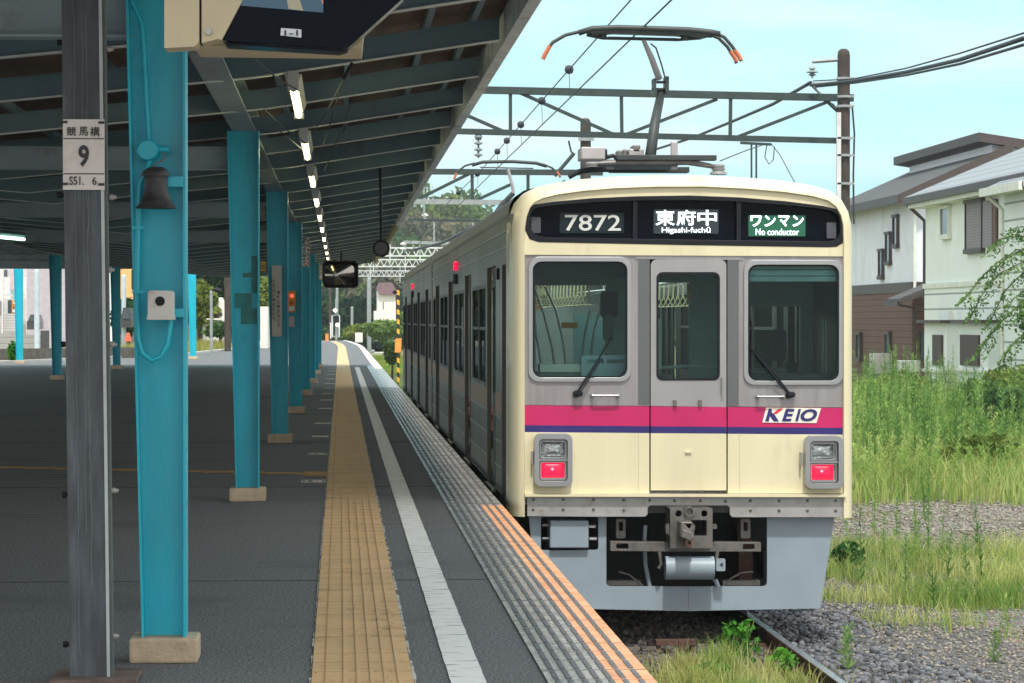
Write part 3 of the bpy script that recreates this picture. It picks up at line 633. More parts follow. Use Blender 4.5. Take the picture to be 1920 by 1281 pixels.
# ================================================================== TRAIN
Y0 = 23.0
def P(l_, Y=Y0): return PX(l_, Y)
xL = at(957, 700, Y0).x; xR = at(1603, 700, Y0).x; XC = (xL + xR) / 2
train = thing('commuter_train', (XC, 23, -1.05), 'cream and stainless two-car train with magenta and navy stripes standing at the platform', 'train')
# --- cream surround swept along the front outline
path = P([(957, 968), (957, 800), (957, 600), (957, 460), (958, 425), (962, 400), (971, 377), (986, 360), (1008, 349), (1040, 341), (1090, 334), (1150, 329), (1230, 326), (1320, 326), (1400, 330), (1470, 336), (1525, 344), (1560, 354), (1583, 371), (1597, 395), (1603, 420), (1604, 450), (1604, 600), (1604, 800), (1604, 970)])
def offs(path, d):
    out = []
    for i, p_ in enumerate(path):
        a_ = Vector(path[max(i-1, 0)]); c_ = Vector(path[min(i+1, len(path)-1)]); t_ = (c_ - a_).normalized(); n_ = Vector((t_.y, -t_.x)); out.append((p_[0] + n_.x * d, p_[1] + n_.y * d))
    return out
sec = [(0, 23.62), (.0, 23.22), (.008, 23.12), (.028, 23.02), (.055, 22.955), (.08, 22.93), (.107, 22.922), (.112, 22.93), (.112, 23.05)]
V = []; n_ = len(path)
for d, yy in sec:
    for q in offs(path, d): V.append((q[0], yy, q[1]))
Fa = [(i*n_+k, i*n_+k+1, (i+1)*n_+k+1, (i+1)*n_+k) for i in range(len(sec)-1) for k in range(n_-1)]
for e_ in (0, n_-1): Fa.append(tuple(i*n_+e_ for i in range(len(sec))))
MB().add(V, Fa).build('front_surround', CREAM, train, smooth=True, auto=50)
# --- cream header with the black display band
inn = [q for q in offs(path, .10)]
za = P([(983, 478)])[0][1]
hdr = [q for q in inn if q[1] > za]; hdr = [(hdr[0][0], za)] + hdr + [(hdr[-1][0], za - .01)]
band = P([(985, 432), (985, 402), (989, 391), (1000, 385), (1040, 379), (1110, 373), (1190, 369.5), (1290, 368), (1385, 371.5), (1470, 378.5), (1540, 387), (1566, 393), (1577, 402), (1581, 416), (1581, 442), (1577, 455), (1566, 462), (1550, 463), (1290, 459), (1010, 453.5), (993, 448)])
MB().plate(hdr, [band], 22.95, 23.06).build('header_panel', CREAM, train)
disp = MB().plate(band, [], 23.03, 23.05).build('display_band', GLOSSB, train)
def shrink(poly, d):
    c_ = (sum(q[0] for q in poly) / len(poly), sum(q[1] for q in poly) / len(poly)); w_ = max(q[0] for q in poly) - c_[0]; h_ = max(q[1] for q in poly) - c_[1]
    return [(c_[0] + (q[0]-c_[0]) * (1 - d / w_), c_[1] + (q[1]-c_[1]) * (1 - d / h_)) for q in poly]
MB().plate(shrink(band, -.004), [shrink(band, .035)], 22.945, 23.03).build('band_rim', BLACK, disp, bevel=.004)
for px in (1190, 1384): MB().plate(P([(px-4, 368), (px-4, 459), (px+4, 459), (px+4, 368)]), [], 22.96, 23.03).build('divider', BLACK, disp)
def panel(l_, y0, y1, name, m, par, **k): return MB().plate(P(l_), [], y0, y1).build(name, m, par, **k)
def prr(x0, y0, x1, y1, r=.02, n=4): a_ = at(x0, y1, Y0); c_ = at(x1, y0, Y0); return rrect(a_.x, a_.z, c_.x, c_.z, r, n)
MB().plate(prr(1050, 399, 1170, 437, .015), [], 23.02, 23.03).build('number_display', PLK, disp)
TP('7872', 1059, 403, 1164, 433, 23.015, NUMS, disp, bold=.008, name='running_number')
MB().plate(prr(1226, 393, 1348, 438, .01), [], 23.02, 23.03).build('destination_display', LEDK, disp)
for i, ch in enumerate('東府中'): TP(ch, 1229 + i * 39.5, 394, 1265 + i * 39.5, 423, 23.015, LEDW, disp, bold=.012, name='led_lettering')
TP('Higashi-fuchū', 1241, 426, 1332, 439, 23.015, LEDW, disp, bold=.0, name='led_lettering')
MB().plate(prr(1404, 404, 1511, 443, .004), [], 23.02, 23.03).build('service_display', LEDG, disp)
for i, ch in enumerate('ワンマン'): TP(ch, 1407 + i * 26.3, 404, 1428 + i * 26.3, 425, 23.015, LEDW, disp, bold=.025, name='led_lettering')
TP('No conductor', 1417, 429, 1498, 441, 23.015, LEDW, disp, bold=.004, name='led_lettering')
MRK = mat('marker_lens', (.06, .065, .08), .3)
for x_ in (996, 1550): MB().plate(prr(x_, 407 if x_ < 1200 else 417, x_ + 18, 437 if x_ < 1200 else 447, .01), [], 23.0, 23.03).build('marker_lamp', MRK, disp)
# --- stainless window panel with rounded openings
Lw = prr(990, 482, 1182, 716, .085, 6); Rw = prr(1393, 488, 1580, 722, .085, 6)
Lg = prr(998, 491, 1175, 708, .075, 6); Rg = prr(1401, 497, 1571, 714, .075, 6)
MB().plate(P([(983, 478), (983, 759), (1217, 761), (1217, 478)]), [Lw], 22.965, 23.02).build('window_panel', STEEL, train)
MB().plate(P([(1363, 478), (1363, 762), (1583, 764), (1583, 478)]), [Rw], 22.965, 23.02).build('window_panel', STEEL, train)
panel([(1196, 480), (1196, 758), (1216.5, 758), (1216.5, 480)], 22.960, 22.966, 'door_pillar', STEELDK, train)
panel([(1363.5, 480), (1363.5, 760), (1384, 760), (1384, 480)], 22.960, 22.966, 'door_pillar', STEELDK, train)
panel([(1190, 474), (1190, 486), (1392, 488), (1392, 476)], 22.958, 22.966, 'door_header', STEEL, train)
for wo, wi, lab in ((Lw, Lg, 0), (Rw, Rg, 1)):
    fr = MB().plate(wo, [wi], 22.945, 23.0).build('window_frame', ALU, train, bevel=.006)
    MB().plate(shrink(wi, -.003), [shrink(wi, .012)], 22.958, 22.99).build('seal', BLACK, fr)
    MB().plate(shrink(wi, .0), [], 22.975, 22.979).build('windscreen', GLASS, train)
# --- stripes and lower cream
def stripes(px0, px1, Ya, name_par):
    k = (765 - 760) / 600.; f_ = lambda y, x: y + k * (x - 983)
    for (ya, yb, m_, nm) in ((760, 797, PINK, 'magenta_stripe'), (797, 810, NAVY, 'navy_stripe')):
        panel([(px0, f_(ya, px0)), (px0, f_(yb, px0)), (px1, f_(yb, px1)), (px1, f_(ya, px1))], Ya, Ya + .05, nm, m_, name_par)
    panel([(px0, f_(810, px0)), (px0, 925), (px1, 925), (px1, f_(810, px1))], Ya, Ya + .05, 'lower_panel', CREAM, name_par)
stripes(983, 1216.5, 22.962, train); stripes(1363.5, 1583, 22.962, train)
for px in (1196, 1385): panel([(px, 812), (px, 925), (px+.8, 925), (px+.8, 812)], 22.9605, 22.97, 'seam', mat('cream_seam', (.5, .45, .3), .6), train)
# --- gangway door
gd = panel([(1217, 484), (1217, 921), (1362, 921), (1362, 484)], 23.0, 23.03, 'gangway_door', BLACK, train)
Dw = prr(1230, 511, 1348, 713, .05, 6)
MB().plate(prr(1219, 487, 1360.5, 764, .05, 5)[:12] + P([(1219, 761), (1360.5, 763)]), [Dw], 22.955, 23.01).build('door_panel', mat('door_stainless', (.35, .35, .36), .4, metal=.55, var=.05, scale=5), gd)
MB().plate(shrink(Dw, -.002), [shrink(Dw, .014)], 22.950, 22.99).build('seal', BLACK, gd)
MB().plate(Dw, [], 22.975, 22.979).build('door_window', GLASS, gd)
gd.data.clear_geometry()
_t = MB().plate(P([(1217, 484), (1217, 921), (1362, 921), (1362, 484)]), [shrink(Dw, -.004)], 22.998, 23.02)
import bmesh
_v = [Vector(q) - ORG[gd.name] for q in _t.v]; gd.data.from_pydata(_v, [], _t.f); gd.data.update()
k = 5 / 600.
for (ya, yb, m_, nm) in ((760, 797, PINK, 'magenta_stripe'), (797, 810, NAVY, 'navy_stripe'), (810, 917, CREAM, 'door_lower_panel')):
    o_ = 1.8
    panel([(1219, ya + 2), (1219, yb + 2), (1360.5, yb + 3 if yb < 900 else yb + 2), (1360.5, ya + 3)], 22.955, 23.0, nm, m_, gd)
panel([(1283, 846), (1283, 849), (1295, 849), (1295, 846)], 22.94, 22.96, 'latch', CREAM, gd)
tubepx([(1354, 708), (1354, 742)], 22.93, .008, 'door_handle', ALU, gd)
for x_ in (1264, 1311): panel([(x_-3, 750), (x_-3, 761), (x_+3, 761), (x_+3, 750)], 22.93, 22.96, 'bracket', COUP, gd)
# --- lip, steel plate, bolts
panel([(983, 925), (983, 930), (1583, 931), (1583, 926)], 22.90, 23.0, 'cream_lip', CREAM, train)
sp_ = MB().plate(P([(988, 931), (988, 967), (1113, 968), (1208, 968), (1213, 964), (1213, 951), (1218, 947), (1362, 947), (1367, 951), (1367, 964), (1372, 969), (1581, 969), (1581, 932)]), [], 22.95, 22.98).build('front_plate', PLATE, train)
for x_, ys_ in [(1000, (937, 955)), (1056, (937, 955)), (1113, (937, 955)), (1170, (938, 956)), (1218, (938,)), (1265, (939,)), (1313, (939,)), (1360, (940,)), (1407, (939, 957)), (1461, (939, 957)), (1514, (939, 957)), (1567, (939, 957))]:
    for y_ in ys_: MB().lathe([(0, -.012), (.010, -.010), (.0125, 0)], at(x_, y_, 22.95), 'y', 10).build('bolt', COUP, sp_, smooth=True)
# --- logo
lg = panel([(1435, 764), (1428, 792), (1529, 793), (1538, 765)], 22.956, 22.960, 'emblem', mat('emblem_cream', (.80, .78, .68), .35), train)
for ch, x0_, x1_ in (('E', 1466, 1490), ('I', 1491, 1502), ('O', 1501, 1532)): TP(ch, x0_, 767, x1_, 790, 22.954, NAVY, lg, bold=.035, shear=.28, name='emblem_lettering')
MB().plate(P([(1440, 766), (1433, 790), (1440, 790), (1442, 780), (1449, 790), (1459, 790), (1450, 776), (1446, 774), (1445, 766)]), [], 22.953, 22.956).build('emblem_lettering', NAVY, lg)
MB().plate(P([(1459, 766), (1448, 775), (1454, 776), (1467, 766)]), [], 22.952, 22.956).build('emblem_red_stroke', mat('emblem_red', (.62, .03, .03), .4), lg)
# --- lamps
def lamp(x0, y0, x1, y1):
    lp = MB().plate(prr(x0, y0, x1, y1, .055, 6), [prr(x0 + 9, y0 + 10, x1 - 9, y1 - 10, .03, 6)], 22.86, 22.962).build('lamp_cluster', ALU, train, bevel=.010)
    MB().plate(prr(x0 + 8, y0 + 9, x1 - 8, y1 - 9, .03), [], 22.925, 22.94).build('lamp_back', mat('lamp_inner', (.28, .30, .31), .35, metal=.6), lp)
    ym = (y0 + y1) / 2
    panel([(x0 + 8, ym - 1.5), (x0 + 8, ym + 1.5), (x1 - 8, ym + 1.5), (x1 - 8, ym - 1.5)], 22.885, 22.93, 'divider', ALU, lp)
    xa, xb = x0 + 13, x1 - 13
    for (a_, c_, m_, nm) in ((y0 + 16, ym - 5, LENS, 'headlight_lens'), (ym + 5, y1 - 15, REDL, 'tail_light')):
        MB().plate(prr(xa - 2, a_ - 2, xb + 2, c_ + 2, .02), [prr(xa, a_, xb, c_, .02)], 22.90, 22.93).build('lens_rim', ALU, lp, bevel=.003)
        ctr = at((xa + xb) / 2, (a_ + c_) / 2, 22.90); hw = at(xb, a_, 22.9).x - ctr.x; hh = at(xb, a_, 22.9).z - ctr.z
        V = []; Fa = []; N = 10
        for j in range(N + 1):
            for i in range(N + 1):
                u = i / N * 2 - 1; v = j / N * 2 - 1; V.append((ctr.x + u * hw, 22.918 - .028 * (1 - max(abs(u), abs(v)) ** 3), ctr.z + v * hh))
        for j in range(N):
            for i in range(N): q_ = j * (N + 1) + i; Fa.append((q_, q_+1, q_+N+2, q_+N+1))
        MB().add(V, Fa).build(nm, m_, lp, smooth=True)
        if nm == 'tail_light': MB().lathe([(0, -.004), (.009, -.002), (.012, .003)], (ctr.x, 22.888, ctr.z + .005), 'y', 14).build('bulb_glow', REDC, lp, smooth=True)
    for s_ in (x0 - 2, x1 + 1): MB().box(at(s_ - 1.5, 0, 22.9).x, at(s_ + 2, 0, 22.9).x, 22.90, 22.96, at(0, ym + 13, 22.9).z, at(0, ym - 13, 22.9).z).build('hinge', ALU, lp, bevel=.003)
lamp(1000, 812, 1071, 911); lamp(1505, 816, 1576, 915)
# --- wipers and hand rails
def wiper(piv, elbow, b0, b1):
    wp = tubepx([piv, elbow], [22.90, 22.93], .010, 'wiper', BLACK, train)
    tubepx([(piv[0] + 5, piv[1] + 1), (elbow[0] + 5, elbow[1])], [22.90, 22.93], .005, 'wiper_arm', BLACK, wp)
    tubepx([b0, b1], 22.945, .0065, 'wiper_blade', BLACK, wp)
    MB().lathe([(0, -.035), (.026, -.03), (.03, .02), (0, .02)], at(piv[0], piv[1], 22.93), 'y', 14).build('pivot', BLACK, wp)
    MB().lathe([(0, -.035), (.02, -.03), (.024, .02), (0, .02)], at(piv[0] + (6 if piv[0] > 1300 else 7), piv[1] - 1, 22.93), 'y', 14).build('pivot', BLACK, wp)
wiper((1081, 739), (1124, 672), (1106, 700), (1147, 632)); wiper((1480, 741), (1410, 655), (1409, 602), (1408, 704))
for a_, c_, y_ in ((1110, 1158, 742), (1420, 1467, 744)):
    hr = tubepx([(a_, y_), (c_, y_)], 22.90, .0085, 'hand_rail', ALU, train)
    for q_ in (a_, c_): MB().lathe([(0, -.06), (.014, -.055), (.016, 0)], at(q_, y_, 22.96), 'y', 10).build('bracket', ALU, hr)
# --- skirt, coupler
MB().plate(P([(992, 962), (1008, 1140), (1100, 1143), (1290, 1147), (1540, 1142), (1568, 962), (1440, 962), (1440, 1094), (1438, 1099), (1433, 1101), (1145, 1101), (1140, 1099), (1138, 1094), (1138, 962)]), [prr(1015, 970, 1123, 1033, .02)], 23.05, 23.09).build('skirt', SKIRT, train)
panel([(1292, 1104), (1292, 1146), (1293.5, 1146), (1293.5, 1104)], 23.047, 23.051, 'skirt_crease_line', mat('crease_shade_grey', (.2, .25, .3), .6), train)  # dark line painted for the shading of the skirt's centre crease
jb = panel([(1031, 976), (1031, 1028), (1104, 1028), (1104, 976)], 23.0, 23.3, 'equipment_box', SKIRT, train, bevel=.012)
for x_, y_ in ((1110, 987), (1112, 1010), (1024, 985), (1024, 1010)): MB().lathe([(0, -.03), (.014, -.03), (.014, .03)], at(x_, y_, 23.08), 'x', 8).build('fitting', ALU, jb)
MB().plate(P([(985, 960), (985, 1140), (1570, 1140), (1570, 960)]), [], 24.6, 24.7).build('shade_backing', DARK, train)  # dark backing sheet standing in for the shade behind the skirt opening
cp = MB().plate(prr(1253, 951, 1332, 1026, .01), [prr(1263, 955, 1274, 967, .02), prr(1311, 955, 1322, 967, .02), prr(1292, 973, 1321, 1003, .01)], 22.86, 23.2).build('coupler', COUP, train, bevel=.006)
MB().lathe([(.028, -.03), (.042, -.03), (.042, .05), (.028, .05), (.028, -.03)], at(1292, 959, 22.86), 'y', 20).build('coupler_ring', COUP, cp)
MB().plate(P([(1266, 973), (1288, 973), (1293, 980), (1290, 1003), (1282, 1008), (1264, 1000)]), [P([(1274, 977), (1286, 977), (1282, 986)])], 22.62, 22.86).build('coupler_head', COUP, cp, bevel=.01)
MB().plate(P([(1268, 985), (1264, 1000), (1282, 1008), (1290, 1000), (1285, 990)]), [], 22.56, 22.62).build('coupler_horn', COUP, cp, bevel=.012)
MB().lathe([(.012, -.05), (.034, -.05), (.036, .03), (.02, .03), (.012, -.05)], at(1291, 1017, 22.84), 'y', 18).build('coupler_ring', mat('rusty_ring', (.2, .12, .08), .7), cp)
MB().plate(P([(1246, 984), (1246, 998), (1254, 1004), (1254, 980)]), [], 22.9, 23.0).build('coupler_lug', COUP, cp); MB().plate(P([(1332, 984), (1332, 990), (1341, 990), (1341, 982)]), [], 22.9, 23.0).build('coupler_lug', COUP, cp)
MB().plate(P([(1144, 1015), (1144, 1033), (1254, 1034), (1340, 1034), (1426, 1034), (1426, 1017), (1330, 1016), (1250, 1017)]), [prr(1155, 1019, 1178, 1029, .01), prr(1392, 1020, 1414, 1030, .01)], 22.98, 23.1).build('carrier_beam', COUP, train, bevel=.005)
for x_ in (1158, 1393): MB().plate(prr(x_, 975, x_ + 18, 1012, .015), [prr(x_ + 5, 981, x_ + 13, 998, .012)], 23.12, 23.18).build('hanger_plate', COUP, train)
cy = MB(); a_ = at(1247, 1065, 22.95); c_ = at(1338, 1065, 22.95); rr_ = (at(1247, 1043, 22.95).z - at(1247, 1087, 22.95).z) / 2
cy.tube([a_, c_], rr_, 24); cy.build('air_cylinder', SKIRT, train, smooth=True, auto=50)
MB().plate(prr(1340, 1046, 1357, 1069, .012), [], 22.9, 22.94).build('cylinder_bracket', SKIRT, train)
MB().plate(P([(1346, 1057), (1352, 1053), (1352, 1061)]), [], 22.897, 22.899).build('arrow_mark', INK, train)
tubepx([(1210, 985), (1208, 1020), (1210, 1060), (1218, 1100)], 23.15, .018, 'hose', SKIRT, train); tubepx([(1341, 1087), (1346, 1100)], 23.0, .02, 'strut', SKIRT, train)
tubepx([(1236, 1035), (1240, 1058), (1235, 1066)], 22.95, .015, 'strut', COUP, train); tubepx([(1345, 1034), (1343, 1048)], 22.95, .016, 'strut', COUP, train)
tubepx([(1356, 1098), (1370, 1085), (1390, 1074), (1412, 1072)], 23.15, .008, 'hose', COUP, train); tubepx([(1205, 1098), (1180, 1078), (1160, 1072)], 23.15, .008, 'hose', COUP, train)
panel([(1360, 1092), (1360, 1101), (1430, 1101), (1430, 1092)], 23.15, 23.3, 'cross_member', COUP, train); panel([(1142, 1092), (1142, 1101), (1205, 1101), (1205, 1092)], 23.15, 23.3, 'cross_member', COUP, train)
# --- car bodies
SALO = emit('saloon_fill_glow', (1, 1, .90), 7)  # glow of the fill strips added inside the cars
def splate(bb, poly, holes, x0, x1):
    t_ = MB().plate(poly, holes, x0, x1); bb.add([(v[1], v[0], v[2]) for v in t_.v], t_.f)
def rect(a, b, c, d): return [(a, b), (c, b), (c, d), (a, d)]
def hrect(a, b, c, d, r=.06): return rrect(a, b, c, d, r, 3)
ZW0, ZW1, ZD, ZT, ZB = .86, 1.80, 1.965, 2.34, -.085
xl, xr2 = xL + .012, xR - .012
prof = [(0, ZT), (.012, ZT + .08), (.05, ZT + .15), (.13, ZT + .205), (.3, ZT + .25), (.65, ZT + .285), (1.05, ZT + .30)]
for car, (ya, L) in enumerate(((23.1, 19.7), (43.25, 19.7))):
    yb = ya + L
    dcs = [ya + o_ for o_ in ((3.0, 7.8, 12.6, 17.4) if car == 0 else (2.3, 7.1, 11.9, 16.7))]
    holes = [rect(d - .66, -.03, d + .66, ZD) for d in dcs]
    wins = []
    for i in range(3):
        g0 = dcs[i] + .66; g1 = dcs[i+1] - .66; wd = (g1 - g0 - .9) / 2
        wins += [(g0 + .4, g0 + .4 + wd), (g0 + .5 + wd, g1 - .4)]
    if car == 1: wins += [(ya + .35, dcs[0] - 1.0), (dcs[3] + 1.0, yb - .35)]
    else: wins += [(dcs[3] + .95, yb - .35)]; holes.append(rect(ya + .72, -.03, ya + 1.3, ZD - .02))
    holes += [hrect(a_, ZW0, c_, ZW1) for a_, c_ in wins]
    body = MB()
    splate(body, rect(ya, ZB, yb, ZT), holes, xl, xl + .035); splate(body, rect(ya, ZB, yb, ZT), holes, xr2 - .035, xr2)
    bd = body.build('car_body', STEELD, train)
    full = [(xl + a_, z_) for a_, z_ in prof] + [(xr2 - a_, z_) for a_, z_ in prof[::-1]]
    V = [(x_, y_, z_) for y_ in (ya + (.4 if car == 0 else 0), yb) for x_, z_ in full]; n_ = len(full)
    rf = MB().add(V, [(k_, k_+1, n_+k_+1, n_+k_) for k_ in range(n_-1)] + [tuple(range(n_))] * (1 if car else 0) + [tuple(range(n_, 2*n_))]).build('roof', mat('roof_grey', (.17, .18, .18), .45, metal=.4, var=.2, scale=3, stretch=(1, .4, 4)), train, smooth=True, auto=60)
    for z_ in (2.21, 2.075): MB().box(xl - .010, xl - .0005, ya + .45, yb, z_, z_ + .012).build('gutter', ALU, bd)
    MB().box(xl - .006, xl + .0, ya + .45, yb, ZT - .02, ZT + .015).build('gutter', STEELDK, bd)
    # beads and belt stripe between doors
    bb = MB(); st = MB(); edges = [ya + (1.35 if car == 0 else 0)] + [v for d in dcs for v in (d - .67, d + .67)] + [yb]
    for i in range(0, len(edges), 2):
        for z_ in (.63, .42, .20, -.02): bb.box(xl - .009, xl - .0005, edges[i] + .02, edges[i+1] - .02, z_, z_ + .014)
        st.box(xl - .003, xl - .0004, edges[i] + .01, edges[i+1] - .01, .65, .84)
    bb.build('bead', mat('bead_light', (.34, .34, .33), .4, metal=.6), bd); st.build('belt_stripe', mat('belt_stripe_metallic', (.30, .16, .10), .4, metal=.3, var=.1), bd)
    for a_, c_ in wins:
        for x0_ in (xl - .004, xr2 - .031):
            bb = MB(); splate(bb, hrect(a_ - .02, ZW0 - .02, c_ + .02, ZW1 + .02, .07), [hrect(a_ + .02, ZW0 + .02, c_ - .02, ZW1 - .02, .05)], x0_, x0_ + .035)
            wf = bb.build('window', STEELDK, train)
            bb = MB(); splate(bb, rect(a_, ZW0, c_, ZW1), [], x0_ + .016, x0_ + .019); bb.build('pane', GLASSD if x0_ < XC else GLASS, wf)
            MB().box(x0_ + .006, x0_ + .03, a_ + .02, c_ - .02, 1.38, 1.41).build('sash_bar', STEELDK, wf)
    for d in dcs:
        for s_, x0_ in ((0, xl + .045), (1, xr2 - .07)):
            for q0, q1 in ((d - .65, d - .004), (d + .004, d + .65)):
                bb = MB(); splate(bb, rect(q0, -.02, q1, ZD - .01), [hrect(q0 + .12, .80, q1 - .12, 1.78, .05)], x0_, x0_ + .025)
                dr = bb.build('door', DOORM, train)
                bb = MB(); splate(bb, hrect(q0 + .12, .80, q1 - .12, 1.78, .05), [], x0_ + .01, x0_ + .013); bb.build('door_window', GLASSD if x0_ < XC else GLASS, dr)
        MB().box(xl - .03, xl + .04, d - .62, d + .62, -.06, -.035).build('door_step', PLATE, bd)
        for q_ in (d - .675, d + .66): MB().box(xl - .007, xl - .0006, q_, q_ + .018, -.03, ZD).build('door_jamb', STEELDK, bd)
    MB().box(xl + .04, xr2 - .04, ya + .1, yb, -.10, -.03).build('floor', mat('lino_floor', (.18, .18, .17), .6), train)
    MB().box(xl + .04, xr2 - .04, ya + 1.6, yb, 2.08, 2.1).build('ceiling', mat('ceiling_cream', (.55, .55, .5), .6), train)
    MB().box(xl + .2, xr2 - .2, ya + (1.8 if car == 0 else .3), yb - .2, -.75, -.11).build('underfloor_equipment', DARK, train)
    if car == 0: MB().box(xl + .05, xr2 - .05, yb - .1, yb - .05, -.1, 2.3).build('end_wall', INTR, train)
    else: MB().box(xl + .005, xr2 - .005, yb - .01, yb + .02, ZB, 2.4).build('end_wall', STEELD, train)
    q = ya + 10.6; ml = MB().box(xl - .05, xl, q - .035, q + .035, 2.06, 2.17).build('side_lamp', REDL, train, bevel=.015); MB().box(xl - .05, xl, q - .04, q + .04, 1.90, 2.02).build('lamp_bracket', BLACK, ml)
    MB().box(xl + .3, xr2 - .3, yb - .02, yb + .5, -.05, 2.2).build('gangway_bellows', DARK, train) if car == 0 else None
    for xo in (XC - .45, XC + .45): MB().box(xo - .05, xo + .05, ya + 2.2, yb - .5, 2.06, 2.078).build('saloon_fill_strip', SALO, train)  # glowing ceiling strips added to brighten the car interior
    # seats
    for i in range(3):
        for x0_, x1_ in ((xl + .06, xl + .5), (xr2 - .5, xr2 - .06)):
            MB().box(x0_, x1_, dcs[i] + .9, dcs[i+1] - .9, .25, .42).build('bench_seat', SEATR, train)
MB().box(xl - .02, xl + .03, 24.85, 24.95, 1.83, 1.93).build('side_speaker', BLACK, train)
# bogies
for yc in (25.8, 39.4, 46, 59.6):
    bg_ = MB().box(XC - .95, XC - .85, yc - 1.5, yc + 1.5, -.75, -.5).box(XC + .85, XC + .95, yc - 1.5, yc + 1.5, -.75, -.5).box(XC - .9, XC + .9, yc - .15, yc + .15, -.7, -.55).build('bogie_frame', DARK, train)
    for dy in (-1.05, 1.05):
        for s_ in (-1, 1): MB().lathe([(0, -.06), (.43, -.06), (.43, .06), (0, .06)], (XC + s_ * .7, yc + dy, -.62), 'x', 28).build('wheel', RUST, bg_, smooth=True, auto=40)
# cab interior
INTL = mat('saloon_lining', (.80, .84, .78), .55, var=.06)
MB().plate(P([(985, 470), (985, 740), (1590, 740), (1590, 470)], 24.6), [P([(1004, 535), (1004, 728), (1136, 728), (1136, 535)], 24.6), P([(1215, 530), (1215, 735), (1292, 735), (1292, 530)], 24.6), P([(1396, 575), (1396, 690), (1500, 690), (1500, 575)], 24.6)], 24.6, 24.64).build('cab_partition', mat('partition_teal_grey', (.24, .32, .33), .5, var=.1), train)
MB().plate(P([(1385, 575), (1385, 690), (1392, 690), (1392, 575)], 24.58), [], 24.5, 24.6).build('partition_post', INTR, train)
MB().plate(P([(1004, 735), (1004, 700), (1136, 700), (1136, 735)], 24.6), [], 24.645, 24.66).build('partition_sill', INTR, train)
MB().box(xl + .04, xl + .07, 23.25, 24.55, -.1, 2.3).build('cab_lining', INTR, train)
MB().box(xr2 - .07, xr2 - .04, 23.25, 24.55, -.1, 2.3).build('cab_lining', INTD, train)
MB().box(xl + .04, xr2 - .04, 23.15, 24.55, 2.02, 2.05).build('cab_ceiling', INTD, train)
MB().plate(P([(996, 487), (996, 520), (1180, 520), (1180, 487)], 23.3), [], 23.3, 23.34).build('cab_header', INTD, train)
MB().plate(P([(1090, 668), (1090, 730), (1186, 730), (1186, 666)], 23.2), [P([(1100, 674), (1100, 682), (1132, 682), (1132, 674)], 23.2), P([(1138, 674), (1138, 682), (1172, 682), (1172, 674)], 23.2)], 23.2, 23.35).build('console', CONS, train, bevel=.006)
MB().plate(P([(1010, 683), (1010, 697), (1086, 697), (1086, 683)], 23.4), [], 23.25, 23.5).build('desk_top', INTL, train); MB().plate(P([(1006, 697), (1006, 735), (1088, 735), (1088, 697)], 23.4), [], 23.3, 23.5).build('desk', INTR, train)
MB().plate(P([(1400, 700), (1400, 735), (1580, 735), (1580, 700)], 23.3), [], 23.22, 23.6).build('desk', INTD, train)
bl = MB()
for i, (a_, c_) in enumerate(((497, 505), (506.5, 517), (518.5, 528))): bl.plate(P([(1402, a_), (1402, c_), (1570, c_), (1570, a_)], 23.04), [], 23.03 + .004 * i, 23.045)
bl.build('sun_blind', mat('blue_grey_blind', (.30, .44, .48), .5), train)
MB().plate(prr(1470, 618, 1500, 680, .04), [], 23.7, 23.8).build('driver_seat', BLACK, train); MB().plate(P([(1475, 680), (1480, 715), (1492, 715), (1496, 680)], 23.75), [], 23.74, 23.8).build('seat_post', BLACK, train)
tubepx([(1543, 600), (1543, 700)], 23.5, .008, 'grab_pole', ALU, train); tubepx([(1549, 600), (1549, 700)], 23.5, .008, 'grab_pole', ALU, train)
MB().plate(P([(997, 570), (997, 612), (1001, 612), (1001, 570)], 23.1), [], 23.1, 23.3).build('red_lever', mat('red_lever', (.6, .04, .03), .5), train)
MB().plate(prr(1138, 545, 1170, 595, .03), [], 23.5, 23.6).build('hanging_coat', BLACK, train); MB().plate(prr(1142, 590, 1160, 640, .03), [], 23.45, 23.55).build('hanging_coat', INTD, train)
tubepx([(1240, 690), (1300, 686), (1345, 690)], 23.4, .012, 'partition_rail', INTR, train)
panel([(1302, 530), (1302, 565), (1312, 565), (1312, 530)], 23.5, 23.52, 'cab_notice', mat('brown_notice', (.25, .18, .1), .6), train)
panel([(1080, 605), (1080, 617), (1112, 617), (1112, 605)], 24.5, 24.52, 'cab_notice', mat('orange_notice', (.7, .25, .05), .6), train); panel([(1062, 562), (1062, 578), (1082, 578), (1082, 562)], 26.9, 26.95, 'cab_notice', mat('orange_notice2', (.6, .28, .08), .6), train)
for pts_, Y_ in (([(1002, 540), (1020, 590), (1035, 650), (1042, 700)], 25.3), ([(1022, 538), (1042, 580), (1056, 640), (1063, 700)], 25.3), ([(1000, 590), (1008, 640), (1018, 700)], 25.0), ([(1106, 583), (1096, 630), (1090, 680)], 25.6), ([(1126, 580), (1114, 620), (1107, 672)], 25.6)): tubepx(pts_, Y_, .011, 'stanchion', ALU, train)
MB().plate(P([(1076, 588), (1076, 705), (1132, 705), (1132, 588)], 28), [], 28.0, 28.04).build('saloon_door_plate', mat('teal_door', (.10, .22, .24), .4), train)  # dark teal plate for the door region inside the saloon
panel([(1256, 590), (1250, 700), (1290, 700), (1290, 600)], 24.9, 24.95, 'saloon_lining', INTL, train); panel([(1405, 640), (1400, 690), (1450, 690), (1445, 648), (1425, 636)], 24.9, 24.95, 'saloon_lining', INTL, train)
